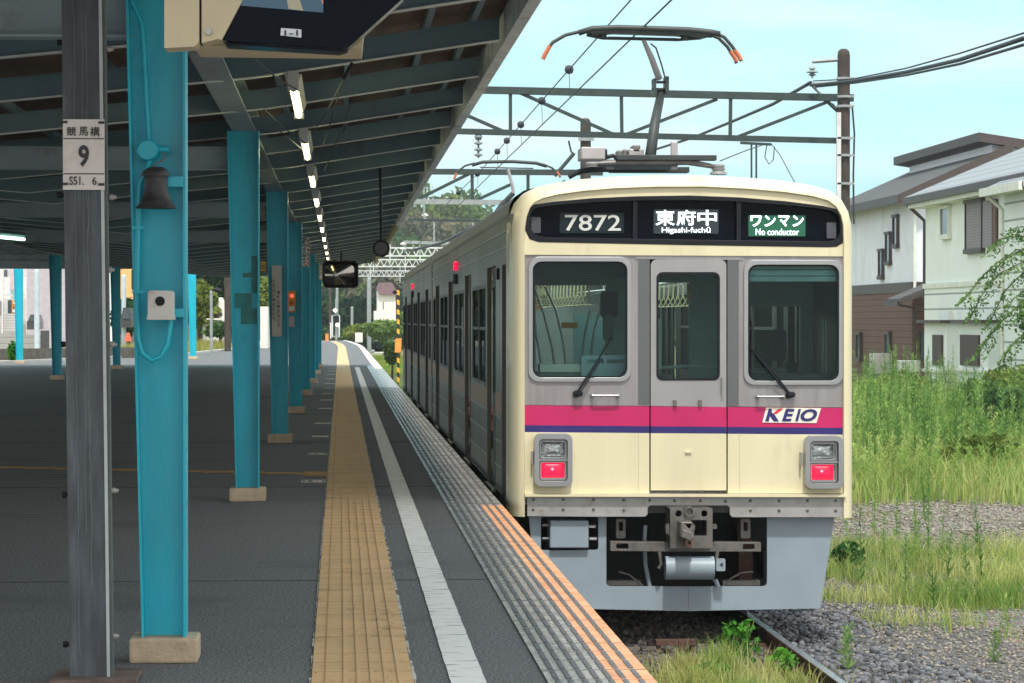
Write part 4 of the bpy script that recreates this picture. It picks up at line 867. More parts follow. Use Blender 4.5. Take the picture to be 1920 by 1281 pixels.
# hand straps and poles in the saloon
for xo in (XC - .92, XC - .55, XC + .6, XC + .95):
    MB().tube([(xo, 25.0, 1.86), (xo, 42.4, 1.86)], .012, 8).build('strap_rail', ALU, train)
sx0 = None
for xo in (XC - .92, XC - .55, XC + .6):
    for i in range(16):
        y_ = 25.4 + i * .42
        if sx0 is None:
            bb = MB(); bb.box(-.008, .008, -.003, .003, -.16, 0)
            bb.tube([(-.0, 0, -.15), (-.055, 0, -.25), (.055, 0, -.25), (0, 0, -.15)], .009, 6)
            me = bpy.data.meshes.new('hand_strap'); me.from_pydata(bb.v, [], bb.f); me.materials.append(STRAP); sx0 = me
        o = bpy.data.objects.new('hand_strap', sx0); COL.objects.link(o); o.parent = train; o.location = Vector((xo, y_, 1.86)) - ORG[train.name]; o.rotation_euler = (R(8), 0, R(20))
for (x_, y_) in ((XC - .95, 26.9), (XC - .88, 31.6), (XC - .6, 36.4), (XC + .2, 31.0), (XC + .9, 28.5), (XC + .5, 33)):
    MB().tube([(x_ - .12, y_, 1.9), (x_, y_, 1.5), (x_ + .1, y_, .9), (x_ + .16, y_, .3)], .014, 8).build('stanchion', ALU, train, smooth=True)
# ---- pantographs
GRP = mat('pantograph_dark', (.045, .055, .055), .5, metal=.3, var=.2); GRL = mat('pantograph_light', (.38, .36, .37), .5, metal=.3, var=.15)
PO = mat('orange_horn_tip', (.48, .14, .06), .5)
def tp(pts, Y, r, n=8): return MB().tube([at(x, y, (Y[i] if isinstance(Y, (list, tuple)) else Y)) for i, (x, y) in enumerate(pts)], r, n)
Yp = 27.6
pg = tp([(1085, 62), (1110, 54), (1160, 52), (1290, 56), (1330, 60), (1350, 64)], Yp - .15, .028).build('pantograph', GRP, train, smooth=True)
tp([(1100, 60), (1160, 58), (1290, 62), (1335, 66)], Yp + .15, .028).build('collector_strip', GRP, pg, smooth=True)
tp([(1020, 108), (1024, 97), (1036, 80), (1060, 66), (1085, 60), (1100, 57)], Yp - .15, .017).build('horn', GRP, pg, smooth=True)
tp([(1340, 61), (1358, 70), (1372, 86), (1386, 106), (1390, 115)], Yp - .15, .017).build('horn', GRP, pg, smooth=True)
tp([(1330, 64), (1348, 72), (1364, 88), (1377, 108), (1381, 119)], Yp + .15, .017).build('horn', GRP, pg, smooth=True)
tp([(1018, 111), (1022, 102), (1031, 86)], Yp - .152, .021).build('horn_tip', PO, pg); tp([(1377, 94), (1386, 106), (1389, 113)], Yp - .152, .021).build('horn_tip', PO, pg); tp([(1369, 96), (1378, 109), (1381, 116)], Yp + .148, .021).build('horn_tip', PO, pg)
tp([(1100, 66), (1130, 72), (1180, 73), (1270, 75), (1310, 72), (1335, 66)], Yp, .014).build('head_frame', GRP, pg); tp([(1130, 65), (1130, 72)], Yp, .04, 6).build('spring_box', GRP, pg); tp([(1285, 68), (1285, 76)], Yp, .045, 6).build('spring_box', GRP, pg)
MB().plate(PX([(1095, 56), (1110, 67), (1150, 63), (1270, 67), (1315, 73), (1340, 63), (1290, 55), (1160, 50)], Yp), [], Yp - .1, Yp + .1).build('head_casing', GRP, pg)
tp([(1140, 70), (1270, 73)], Yp, .008).build('head_frame', ALU, pg)
tp([(1206, 74), (1222, 110), (1236, 148)], [Yp, Yp + .1, Yp + .2], [.02, .03, .034]).build('upper_arm', GRL, pg); tp([(1220, 82), (1230, 90), (1240, 120), (1248, 150)], Yp + .1, .008).build('link_rod', GRP, pg)
bb = MB(); c_ = at(1237, 160, Yp + .2); bb.box(c_.x - .07, c_.x - .045, Yp + .1, Yp + .3, c_.z - .09, c_.z + .06); bb.box(c_.x + .045, c_.x + .08, Yp + .1, Yp + .3, c_.z - .08, c_.z + .08); bb.box(c_.x - .07, c_.x + .08, Yp + .15, Yp + .25, c_.z + .02, c_.z + .04); bb.box(c_.x - .07, c_.x + .08, Yp + .15, Yp + .25, c_.z - .05, c_.z - .03); bb.build('knuckle', GRP, pg)
tp([(1240, 172), (1228, 230), (1219, 296)], [Yp + .2, Yp, Yp - .3], [.042, .05, .055]).build('lower_arm', GRP, pg, smooth=True)
bb = MB(); 
for (x0_, y0_, x1_, y1_, ya, yb) in ((1105, 305, 1260, 316, Yp - .5, Yp + .4), (1145, 297, 1330, 306, Yp - .55, Yp - .4), (1150, 310, 1300, 320, Yp + .3, Yp + .5)):
    a_ = at(x0_, y1_, Yp); c_ = at(x1_, y0_, Yp); bb.box(a_.x, c_.x, ya, yb, a_.z, c_.z)
bb.build('base_frame', GRP, pg, bevel=.005)
for (x0_, y0_, x1_, y1_, d, m_) in ((1179, 279, 1208, 308, .3, GRL), (1186, 272, 1201, 286, .25, COUP), (1157, 282, 1168, 300, .2, COUP), (1168, 280, 1176, 300, .2, COUP), (1258, 265, 1271, 318, .05, GRL), (1226, 292, 1258, 299, .2, COUP)):
    a_ = at(x0_, y1_, Yp - .45); c_ = at(x1_, y0_, Yp - .45); MB().box(a_.x, c_.x, Yp - .45, Yp - .45 + d, a_.z, c_.z).build('base_bracket', m_, pg, bevel=.012)
tp([(1105, 307), (1150, 305), (1290, 304), (1330, 311), (1345, 315)], Yp - .5, [.02, .026, .03, .024, .016]).build('base_tube', COUP, pg)
INS = mat('grey_insulator', (.24, .25, .25), .4, var=.1)
for x_, y_ in ((1110, 314), (1347, 318)): c_ = at(x_, y_, Yp - .5); MB().lathe([(0, .05), (.05, .05), (.065, .03), (.05, .02), (.07, 0), (.05, -.01), (.08, -.03), (.08, -.05)], c_, 'z', 18).build('insulator', INS, pg, smooth=True)
# roof box left of the pantograph
a_ = at(1088, 300, 26.2); c_ = at(1133, 277, 26.2); MB().box(a_.x, c_.x, 26.1, 26.5, a_.z, c_.z).build('arrester_box', GRL, train, bevel=.01)
for px in (1136, 1127): tp([(px, 280), (px + 1, 298)], 26.2, .012).build('bolt_post', BLACK, train)
tp([(1133, 296), (1150, 292), (1158, 300)], 26.3, .02).build('roof_cable', BLACK, train); tp([(1066, 332), (1085, 322), (1110, 318), (1150, 318)], 26.3, .025).build('roof_cable', BLACK, train)
# rear pantograph
Y2 = 51
p2 = tp([(885, 310), (905, 304), (960, 303), (1005, 306), (1025, 312)], Y2, .03).build('pantograph', GRP, train, smooth=True)
tp([(852, 334), (858, 322), (872, 311), (890, 306)], Y2, .018).build('horn', GRP, p2); tp([(1018, 308), (1035, 315), (1046, 325), (1051, 333)], Y2, .018).build('horn', GRP, p2)
tp([(851, 336), (856, 325)], Y2 - .02, .022).build('horn_tip', PO, p2); tp([(1044, 322), (1050, 331)], Y2 - .02, .022).build('horn_tip', PO, p2)
tp([(900, 314), (1000, 316)], Y2, .012).build('head_frame', GRP, p2)
tp([(952, 316), (960, 345), (963, 362)], Y2, .03).build('upper_arm', GRL, p2); tp([(963, 362), (940, 385), (930, 400)], Y2 + .3, .045).build('lower_arm', GRP, p2)
for i, (x_, y_, Yq) in enumerate(((838, 452, 36.5), (852, 440, 34.8))): pass
for yq in (31.5, 35.5, 47, 56): MB().box(XC - .55, XC + .55, yq, yq + 1.6, 2.62, 2.86).build('air_conditioner', mat('aircon_grey', (.3, .31, .31), .6), train, bevel=.05)

# ================================================================== TRACK
trk = thing('railway_track', (XC, 10, -1.2), 'railway track with rusty rails and brown sleepers under the train', 'track')
for s_ in (-1, 1):
    xr_ = XC + s_ * .72
    bb = MB(); bb.extr([(xr_-.065, -1.19), (xr_+.065, -1.19), (xr_+.012, -1.165), (xr_+.010, -1.09), (xr_+.033, -1.075), (xr_+.033, -1.054), (xr_-.033, -1.054), (xr_-.033, -1.075), (xr_-.010, -1.09), (xr_-.012, -1.165)], 'y', -5, 130)
    rl = bb.build('rail', RUST, trk); MB().box(xr_ - .029, xr_ + .029, -5, 130, -1.0535, -1.050).build('rail_head', RAILT, rl)
    for k in range(35, 50): y_ = -4.8 + k * .62; MB().box(xr_ - .12, xr_ + .12, y_ - .06, y_ + .06, -1.188, -1.165).build('fastening', RUST, rl)
    MB().box(xr_ - .028, xr_ - .014, 21.0, 21.75, -1.16, -1.085).build('fishplate', RUST, rl, bevel=.004)
slp = None
for k in range(60):
    y_ = -4.8 + k * .62
    if slp is None: slp = MB().box(XC - 1.15, XC + 1.15, y_ - .11, y_ + .11, -1.30, -1.19).build('sleeper', SLEEP, trk, bevel=.01)
    else: c = slp.copy(); COL.objects.link(c); c.location.y += k * .62
q = gnd(1268, 1215, -1.15)
tb = thing('trackside_box', (q.x, q.y, -1.2), 'small rusty metal bracket box between the rails in front of the train', 'box')
MB().box(q.x - .16, q.x + .16, q.y, q.y + .12, -1.13, -1.09).box(q.x - .15, q.x - .12, q.y + .01, q.y + .11, -1.2, -1.13).box(q.x + .12, q.x + .15, q.y + .01, q.y + .11, -1.2, -1.13).box(q.x + .02, q.x + .07, q.y - .02, q.y, -1.2, -1.10).build('housing', RUST, tb)

# ================================================================== STONES, GRASS, LEAVES (numpy)
ICO = np.array([(0,.53,.85),(0,-.53,.85),(0,.53,-.85),(0,-.53,-.85),(.53,.85,0),(-.53,.85,0),(.53,-.85,0),(-.53,-.85,0),(.85,0,.53),(-.85,0,.53),(.85,0,-.53),(-.85,0,-.53)])
ICF = np.array([(0,1,8),(0,9,1),(0,8,4),(0,4,5),(0,5,9),(1,7,6),(1,6,8),(1,9,7),(2,10,3),(2,3,11),(2,4,10),(2,5,4),(2,11,5),(3,10,6),(3,6,7),(3,7,11),(4,8,10),(5,11,9),(6,10,8),(7,9,11)])
def stones(name, x0, x1, y0, y1, n, s0, s1, zf, m, mask=None):
    xs = rng.uniform(x0, x1, n); ys = rng.uniform(y0, y1, n)
    if mask is not None: k = mask(xs, ys); xs = xs[k]; ys = ys[k]; n = len(xs)
    s = rng.uniform(s0, s1, n) ** 1.0
    V = ICO[None] * (1 + rng.uniform(-.28, .28, (n, 12, 1))) * (s[:, None, None] * rng.uniform(.55, 1.2, (n, 1, 3)))
    a = rng.uniform(0, 6.28, n); ca, sa = np.cos(a)[:, None], np.sin(a)[:, None]
    V = np.stack([V[..., 0] * ca - V[..., 1] * sa, V[..., 0] * sa + V[..., 1] * ca, V[..., 2] * .75], -1)
    V[..., 0] += xs[:, None]; V[..., 1] += ys[:, None]; V[..., 2] += zf(xs, ys)[:, None] + (s * rng.uniform(0, .5, n))[:, None]
    Fa = (ICF[None] + (np.arange(n) * 12)[:, None, None]).reshape(-1, 3)
    o = npmesh(name, V.reshape(-1, 3), Fa, m); o['kind'] = 'stuff'; return o
def stonemat(name, c1, c2):
    m, n, l, p = newmat(name); g = n.new('ShaderNodeNewGeometry'); r = n.new('ShaderNodeValToRGB'); r.color_ramp.elements[0].color = (*c1, 1); r.color_ramp.elements[1].color = (*c2, 1)
    l.new(g.outputs['Random Per Island'], r.inputs[0]); l.new(r.outputs[0], p.inputs['Base Color']); p.inputs['Roughness'].default_value = .75
    t = n.new('ShaderNodeTexNoise'); t.inputs['Scale'].default_value = 60; b = n.new('ShaderNodeBump'); b.inputs['Strength'].default_value = .3; b.inputs['Distance'].default_value = .01; l.new(g.outputs['Position'], t.inputs[0]); l.new(t.outputs[0], b.inputs['Height']); l.new(b.outputs[0], p.inputs['Normal']); return m
def zb_(x, y): return np.where(x < 4.6, -1.2, -1.2 - (x - 4.6) * .07)
DST = stonemat('ballast_stone', (.035, .04, .05), (.17, .18, .20))
stones('ballast_stones', 3.5, 5.0, 17.5, 30, 5200, .020, .042, zb_, DST, lambda x, y: (x - 3.5) < 1.15 + .25 * np.sin(y * 1.3) - .10 * (y - 22).clip(0) + .16 * rng.standard_normal(len(x)))
stones('ballast_stones', 1.35, 3.45, 17.5, 27, 3200, .02, .04, zb_, stonemat('brown_stone', (.045, .04, .035), (.16, .14, .12)))
LST = stonemat('gravel_stone', (.09, .08, .065), (.34, .315, .27))
stones('loose_gravel', 3.9, 9, 17.5, 36, 26000, .008, .022, lambda x, y: np.maximum(zb_(x, y), GZ) , LST)
stones('loose_gravel', 5, 13, 36, 50, 16000, .012, .03, lambda x, y: np.full(len(x), GZ), LST)
def blades(name, xs, ys, z0, h, wd, m, lean=.35, par=None):
    n = len(xs); a = rng.uniform(0, 6.28, n); d = np.stack([np.cos(a), np.sin(a)], -1); la = rng.uniform(.1, 1, n) * lean * h
    b_ = rng.uniform(0, 6.28, n); sx = np.cos(b_) * wd / 2; sy = np.sin(b_) * wd / 2
    def pt(f, wf, side):
        k = la * f ** 2
        return np.stack([xs + d[:, 0] * k + side * sx * wf, ys + d[:, 1] * k + side * sy * wf, z0 + h * f * (1 - .12 * f)], -1)
    V = np.stack([pt(0, 1, -1), pt(0, 1, 1), pt(.5, .8, -1), pt(.5, .8, 1), pt(1, .05, -1), pt(1, .05, 1)], 1)
    Fa = (np.array([(0,1,3,2),(2,3,5,4)])[None] + (np.arange(n) * 6)[:, None, None]).reshape(-1, 4)
    return npmesh(name, V.reshape(-1, 3), Fa, m, par)
def nz(x, y, s, o=0): return np.array([mnoise.noise(Vector((a * s + o, b * s, o))) for a, b in zip(x, y)])
G1 = leafmat('grass_blades', (.18, .32, .07), (.58, .60, .26), (.34, .46, .13), .7, .4)
G2 = leafmat('dry_grass', (.32, .38, .10), (.56, .56, .22), None, 1.2, .4)
G3 = leafmat('weed_green', (.08, .20, .05), (.32, .46, .14), (.18, .33, .09), .5, .35)
def scatter(n, x0, x1, y0, y1, dens):
    xs = rng.uniform(x0, x1, n); ys = rng.uniform(y0, y1, n); k = dens(xs, ys) > rng.uniform(0, 1, n); return xs[k], ys[k]
# near grass band
def d1(x, y):
    px = 638 + x * F / y
    return np.clip((nz(x, y, .9) * 2.2 + .3), 0, 1) * np.clip((y - 24.0) / 2.5, 0, 1) * np.clip((35 - y) / 3, 0, 1) * (x > 4.6 + .0 * y)
xs, ys = scatter(52000, 4.4, 9.5, 22, 35, d1)
blades('short_grass', xs, ys, GZ, rng.uniform(.06, .34, len(xs)) * (1 + .5 * nz(xs, ys, 1.5)), .010, G1, .6)['kind'] = 'stuff'
xs, ys = scatter(16000, 4.4, 9.5, 22, 35, d1)
blades('short_grass', xs, ys, GZ, rng.uniform(.10, .36, len(xs)), .010, G2, .8)['kind'] = 'stuff'
# clumps of grass between the rails by the platform
def clump(name, cx, cy, r, n, hmax, m, wd=.010):
    rr = np.abs(rng.normal(0, r * .5, n)); aa = rng.uniform(0, 6.28, n); return blades(name, cx + rr * np.cos(aa), cy + rr * np.sin(aa) * 1.4, -1.2, rng.uniform(.25, 1, n) * hmax, wd, m, .55)
for (px, py, r_, n_, h_) in ((1285, 1275, .28, 380, .30), (1360, 1270, .35, 520, .36), (1440, 1280, .25, 260, .22), (1490, 1300, .3, 260, .24), (1300, 1310, .5, 700, .33), (1400, 1320, .6, 700, .3)):
    q = gnd(px, py, -1.2); clump('short_grass', q.x, q.y, r_, n_, h_, random.choice([G1, G1, G2]), .009)['kind'] = 'stuff'
xs, ys = scatter(500, 1.5, 3.4, 19, 22, lambda x, y: np.full(len(x), .7)); blades('short_grass', xs, ys, -1.2, rng.uniform(.05, .25, len(xs)), .008, G1)['kind'] = 'stuff'
def leaves(n, cx, cy, cz, rx, ry, rz, size, shell=.5, elong=1.6, droop=0):
    u = rng.normal(size=(n, 3)); u /= np.linalg.norm(u, axis=1)[:, None]; r = rng.uniform(shell, 1, n) ** .6
    c = u * r[:, None] * np.array([rx, ry, rz]) + np.array([cx, cy, cz]); return leafquads(c, size, elong, droop)
def leafquads(c, size, elong=1.6, droop=0):
    n = len(c); a = rng.normal(size=(n, 3)); a[:, 2] -= droop; a /= np.linalg.norm(a, axis=1)[:, None]; b = rng.normal(size=(n, 3)); b -= (b * a).sum(1)[:, None] * a; b /= np.linalg.norm(b, axis=1)[:, None]
    s = (size * rng.uniform(.6, 1.3, n))[:, None]; a = a * s * elong; b = b * s
    return np.stack([c - a, c - b * .9, c + a, c + b * .9], 1).reshape(-1, 3)
def quadmesh(name, V, m, par=None): return npmesh(name, V, np.arange(len(V)).reshape(-1, 4), m, par)
# leafy plants between the rails
LG = leafmat('fresh_green_leaf', (.035, .17, .03), (.13, .36, .05), None, 3, .35)
for (px, py, r_, h_, n_, lab) in ((1385, 1262, .17, .42, 260, 'bright leafy plant growing between platform edge and rail'), (1465, 1272, .14, .22, 140, 'low broad-leaved plant beside the near rail'), (1330, 1290, .18, .2, 120, 'small leafy weed by the edge of the photo between the rails')):
    q = gnd(px, py, -1.2); t = thing('leafy_weed', (q.x, q.y, -1.2), lab, 'plant', 'leafy weeds between the rails')
    quadmesh('foliage', leaves(n_, q.x, q.y, -1.2 + h_ * .55, r_, r_, h_ * .5, .022, .2, 1.3), LG, t)
    bb = MB()
    for k in range(7): bb.tube([(q.x, q.y, -1.2), (q.x + random.uniform(-r_, r_) * .7, q.y + random.uniform(-r_, r_) * .7, -1.2 + h_ * random.uniform(.6, 1))], .004, 4)
    bb.build('stem', G3, t)
# tall goldenrod-like weeds
def stalkV(x, y, z, h, lf=46, ls=.05, lean=None):
    lean = lean if lean is not None else rng.normal(0, .05, 2); f = np.sort(rng.uniform(.08, 1, lf)); a = rng.uniform(0, 6.28, lf)
    c = np.stack([x + lean[0] * h * f, y + lean[1] * h * f, z + h * f], -1)
    s = ls * (1.1 - .55 * f) * rng.uniform(.7, 1.3, lf); d = np.stack([np.cos(a), np.sin(a), rng.uniform(.3, 1.2, lf)], -1); d /= np.linalg.norm(d, axis=1)[:, None]
    sd_ = np.stack([-np.sin(a), np.cos(a), 0 * a], -1) * (s * .16)[:, None]; tip = c + d * (s * 1.9)[:, None]; mid = c + d * s[:, None]
    V = np.stack([c, mid - sd_, tip, mid + sd_], 1).reshape(-1, 3)
    top = np.array([x + lean[0] * h, y + lean[1] * h, z + h]); w = .006 if h < 1.2 else .009
    st = np.array([[x - w, y, z], [x + w, y, z], top + [w * .4, 0, 0], top - [w * .4, 0, 0], [x, y - w, z], [x, y + w, z], top + [0, w * .4, 0], top - [0, w * .4, 0]])
    return np.concatenate([V, st])
TW = [(1741, 870, 1075, .9), (1712, 975, 1060, 1), (1735, 880, 985, 1), (1615, 950, 1105, 1), (1594, 975, 1090, 1), (1697, 1000, 1120, 1), (1765, 955, 1075, 1), (1640, 900, 1010, 1), (1876, 860, 930, 1), (1853, 850, 920, 1), (1835, 940, 1045, 1), (1812, 1005, 1110, 1), (1588, 1170, 1250, 1), (1590, 1180, 1281, 1), (1840, 1000, 1100, 1), (1680, 930, 1020, 1), (1720, 920, 1020, 1), (1658, 960, 1050, 1), (1775, 1000, 1110, 1), (1860, 1180, 1250, 1), (1890, 1120, 1190, 1), (1752, 1060, 1150, 1)]
lead = ['tall', 'thin', 'leafy', 'straight', 'slender']
for i, (px, pt_, pb, _) in enumerate(TW):
    q = gnd(px, pb, GZ); h = (pb - pt_) * q.y / F
    t = thing('tall_weed', (q.x, q.y, GZ), '%s green weed stalk right of the train, %s' % (lead[i % 5], 'a third of the way down' if pt_ < 900 else 'near the dark ballast' if px < 1620 else 'amid the near grass' if pb > 1090 else 'behind the near grass'), 'weed', 'tall weed stalks on the gravel')
    quadmesh('foliage', stalkV(q.x, q.y, GZ, h, int(40 + 60 * h), .06), G3, t)
# field of tall weeds up to the houses
def fieldx(y): return (1590 - 638) * y / F
V = []
n_ = 850
for k in range(n_):
    y = rng.uniform(52, 82); x = fieldx(y) - .5 + rng.uniform(0, 6.3 + (y - 52) * .03)
    nn_ = mnoise.noise(Vector((x * .55, y * .25, 3))); h = max(.5, min(2.3, .74 + (y - 50) * .030 + .75 * nn_ + rng.normal(0, .16)))
    if nn_ < -.12 and rng.random() < .7: continue
    V.append(stalkV(x, y, GZ, h * rng.uniform(.7, 1.15), 70, .085))
for k in range(60):
    y = rng.uniform(47, 66); x = fieldx(y) - .4 + rng.uniform(0, 6.2); V.append(stalkV(x, y, GZ, rng.uniform(1.2, 1.75) + (y - 47) * .02, 90, .11))
quadmesh('weed_field', np.concatenate(V), G3)['kind'] = 'stuff'
G4 = leafmat('pale_weed', (.26, .42, .10), (.50, .60, .22), None, .4, .4)
V = []
for k in range(1000):
    y = rng.uniform(45, 76); x = fieldx(y) - .5 + rng.uniform(0, 6.5)
    h = max(.35, min(1.3, .40 + (y - 45) * .026 + rng.normal(0, .12))); V.append(stalkV(x, y, GZ, h, 60, .09))
quadmesh('weed_field', np.concatenate(V), G4)['kind'] = 'stuff'
def d2(x, y): return np.clip(nz(x, y, .45, 5) * 2.2 + .55, 0, 1) * np.clip((y - 40.5 - 2.5 * nz(x, y, .5, 9)) / 4, 0, 1) * (x > fieldx(y) - .6) * (x < fieldx(y) + 6.6)
xs, ys = scatter(60000, 6.5, 20, 40, 74, d2); blades('meadow_grass', xs, ys, GZ, rng.uniform(.2, .62, len(xs)), .022, G1, .5)['kind'] = 'stuff'
xs, ys = scatter(30000, 6.5, 20, 40, 74, d2); blades('meadow_grass', xs, ys, GZ, rng.uniform(.2, .7, len(xs)), .018, G2, .7)['kind'] = 'stuff'
# grass around the far track
xs, ys = scatter(60000, 1.3, 16, 64, 210, lambda x, y: np.full(len(x), 1.0)); xs = xs + np.array([bend(v) for v in ys]) * 1.0
blades('trackside_grass', xs, ys, GZ, rng.uniform(.05, .30, len(xs)), .04, leafmat('lawn_green', (.12, .26, .03), (.34, .34, .10), (.2, .36, .05), .12, .35), .5)['kind'] = 'stuff'
o = MB().add([(1.3, 62, GZ + .05), (30, 62, GZ + .05), (30, 260, GZ + .05), (-12, 260, GZ + .05), (-3, 215, GZ + .05), (.8, 195, GZ + .05), (1.3, 160, GZ + .05)], [tuple(range(7))]).build('grass_verge', mat('verge_green', (.11, .17, .04), .9, var=.4, scale=.25, col2=(.30, .27, .10), bump=.4, bscale=6), fix=False); o['kind'] = 'structure'

# ================================================================== TREES AND SHRUBS
BARK = mat('bark', (.07, .055, .04), .9, var=.3, scale=6)
def tree(name, cx, cy, z0, crowns, lab, cat, m, size, n, group=None, tr=.1, trunk_top=None):
    t = thing(name, (cx, cy, z0), lab, cat, group)
    V = []; tot = sum(r_[3] * r_[5] for r_ in crowns)
    for (x, y, z, rx, ry, rz) in crowns:
        V.append(leaves(int(n * rx * rz / tot), x, y, z, rx, ry, rz, size, .35))
        for k in range(5):
            a = rng.uniform(0, 6.28); V.append(leaves(int(n * rx * rz / tot * .14), x + rx * .8 * math.cos(a), y + ry * .8 * math.sin(a), z + rng.uniform(-.6, .7) * rz, rx * .45, ry * .45, rz * .4, size, .2))
    quadmesh('crown', np.concatenate(V), m, t)
    bb = MB(); zt = trunk_top or crowns[0][2]; bb.tube([(cx, cy, z0), (cx + tr * .3, cy, (z0 + zt) / 2), (crowns[0][0], crowns[0][1], zt)], [tr, tr * .8, tr * .4], 8)
    for (x, y, z, rx, ry, rz) in crowns: bb.tube([(cx, cy, z0 + (zt - z0) * .5), (x, y, z), (x + rx * .5, y, z + rz * .5)], [tr * .5, tr * .3, tr * .1], 6)
    bb.build('trunk', BARK, t, smooth=True); return t
L1 = leafmat('hill_leaf', (.07, .14, .05), (.22, .32, .09), (.13, .22, .06), .12, .3)
L2 = leafmat('dark_leaf', (.012, .035, .022), (.04, .085, .03), None, .3, .2)
L3 = leafmat('olive_leaf', (.10, .16, .035), (.22, .28, .07), None, .3, .3)
L4 = leafmat('brown_green_leaf', (.12, .13, .09), (.20, .19, .11), None, .2, .25)
# near hanging tree at the right edge
Yt = 60; c0 = at(1955, 590, Yt)
t = thing('leafy_tree', (c0.x + 1.0, Yt, GZ), 'green tree with drooping leafy branches at the right edge in front of the house', 'tree')
V = [leaves(2600, c0.x + .2, Yt + .3, c0.z - .1, .75, .8, .75, .035, .1), leaves(1200, c0.x + .5, Yt + .3, c0.z + .9, .9, .8, .6, .035, .1)]
bb = MB(); bb.tube([(c0.x + 1.0, Yt, GZ), (c0.x + .9, Yt, 0), (c0.x + .5, Yt, 1.6), (c0.x + .4, Yt, 2.6)], [.14, .11, .07, .03], 8)
def branch(pts, dens, m_=None):
    P_ = [at(x, y, Yt + random.uniform(-.3, .3)) for x, y in pts]; bb.tube([(c0.x + .5, Yt, 1.4)] + P_, [.022] + [.012] * (len(P_) - 1) + [.004], 5)
    c = []
    for i in range(len(P_) - 1):
        for k in range(dens):
            f = random.random(); q = P_[i].lerp(P_[i+1], f); sgn = random.choice((-1, 1)); u = random.uniform(0, .17); c.append((q.x + sgn * u * .9, q.y + random.uniform(-.12, .12), q.z - u * .8 + random.uniform(-.03, .03)))
    V.append(leafquads(np.array(c), .024, 1.9, .6))
for pts in ([(1990, 470), (1940, 448), (1900, 440), (1868, 452), (1848, 478)], [(1990, 480), (1930, 462), (1880, 485), (1845, 515), (1815, 552), (1800, 568)], [(1990, 500), (1920, 490), (1870, 515), (1840, 555), (1825, 585), (1818, 598)],
            [(1985, 520), (1920, 510), (1885, 545), (1865, 585), (1852, 618)], [(1985, 560), (1925, 560), (1890, 590), (1860, 625), (1843, 648), (1832, 668)], [(1985, 600), (1940, 610), (1905, 640), (1885, 665), (1880, 690)],
            [(1985, 460), (1950, 432), (1915, 425), (1890, 432)], [(1985, 540), (1935, 535), (1900, 560), (1880, 600)], [(1990, 500), (1950, 470), (1905, 468), (1870, 500), (1860, 530)]): branch(pts, 70)
quadmesh('crown', np.concatenate(V), leafmat('pale_branch_leaf', (.05, .14, .03), (.20, .34, .10), None, 2, .35), t); bb.build('trunk', BARK, t, smooth=True)
# shrubs and bushes at the right of the field
for (px, py, Y, rx, rz, n, lab, m_) in ((1893, 800, 60, .75, .8, 2600, 'dense dark green bush at the right edge of the weed field', L1), (1850, 765, 68, .9, .7, 2200, 'rounded bush in front of the grey fence below the pale house', L1), (1690, 745, 76, 1.0, .75, 2200, 'green bush below the brown house wall', L3), (1835, 870, 50, .75, .5, 2200, 'pale yellow-green bush low in the weed field', L3), (1915, 730, 70, .8, .6, 1600, 'small bush behind the drooping tree', L3)):
    q = at(px, py, Y); tree('bush', q.x, Y, GZ, [(q.x, Y, q.z, rx, rx, rz)], lab, 'bush', m_, .045, n, 'bushes in the weed field', .03)
q = gnd(1605, 1075, GZ); t = thing('leafy_weed', (q.x, q.y, GZ), 'dark broad-leaved dock plant beside the train skirt', 'plant'); quadmesh('foliage', leaves(46, q.x - .1, q.y, GZ + .2, .16, .15, .16, .05, .3, 1.8), leafmat('dock_leaf', (.03, .09, .03), (.07, .17, .05)), t)
# hill with woods
hx = np.linspace(-60, 260, 60); hy = np.linspace(290, 560, 30)
def hillz(x, y):
    r_ = np.clip((y - 300) / 130, 0, 1); prof_ = np.interp(x, [-60, -20, 0, 11, 15, 19, 25, 60, 75, 120, 260], [8, 12, 13, 14.5, 13.5, 10.5, 10, 10.5, 11, 10, 8]); return GZ + .1 + r_ * r_ * (3 - 2 * r_) * prof_ + .8 * np.sin(x * .3 + y * .1)
X_, Y_ = np.meshgrid(hx, hy); Z_ = hillz(X_, Y_); Vh = np.stack([X_, Y_, Z_], -1).reshape(-1, 3)
fa = np.array([(j*60+i, j*60+i+1, (j+1)*60+i+1, (j+1)*60+i) for j in range(29) for i in range(59)]); npmesh('hill', Vh, fa, mat('hill_ground', (.04, .06, .025), .95, var=.3), smooth=True)['kind'] = 'structure'
def woods(name, n_tree, x0, x1, y0, y1, m_, zf, rmin, rmax, leafs, size, mask=None):
    V = []
    for k in range(n_tree):
        x = rng.uniform(x0, x1); y = rng.uniform(y0, y1); r = rng.uniform(rmin, rmax); z = float(zf(x, y))
        tall = rng.uniform(.8, 1.5); V.append(leaves(leafs, x, y, z + r * 1.0 * tall, r, r, r * tall, size, .45))
        for q in range(4): a = rng.uniform(0, 6.28); V.append(leaves(leafs // 5, x + r * .7 * math.cos(a), y + r * .7 * math.sin(a), z + r * tall * rng.uniform(.9, 1.7), r * .45, r * .45, r * .4, size, .3))
    o = quadmesh(name, np.concatenate(V), m_); o['kind'] = 'stuff'; return o
woods('hill_woods', 190, -12, 90, 330, 425, L1, hillz, 2.2, 4.2, 420, .34)
woods('hill_woods', 40, 4, 20, 330, 370, L4, hillz, 2.2, 3.8, 420, .32)
woods('hill_woods', 50, 0, 40, 380, 425, L3, hillz, 1.8, 3.4, 380, .32)
woods('dark_woods', 70, -12, 11, 240, 300, L2, lambda x, y: GZ - .2, 1.3, 2.1, 600, .2)
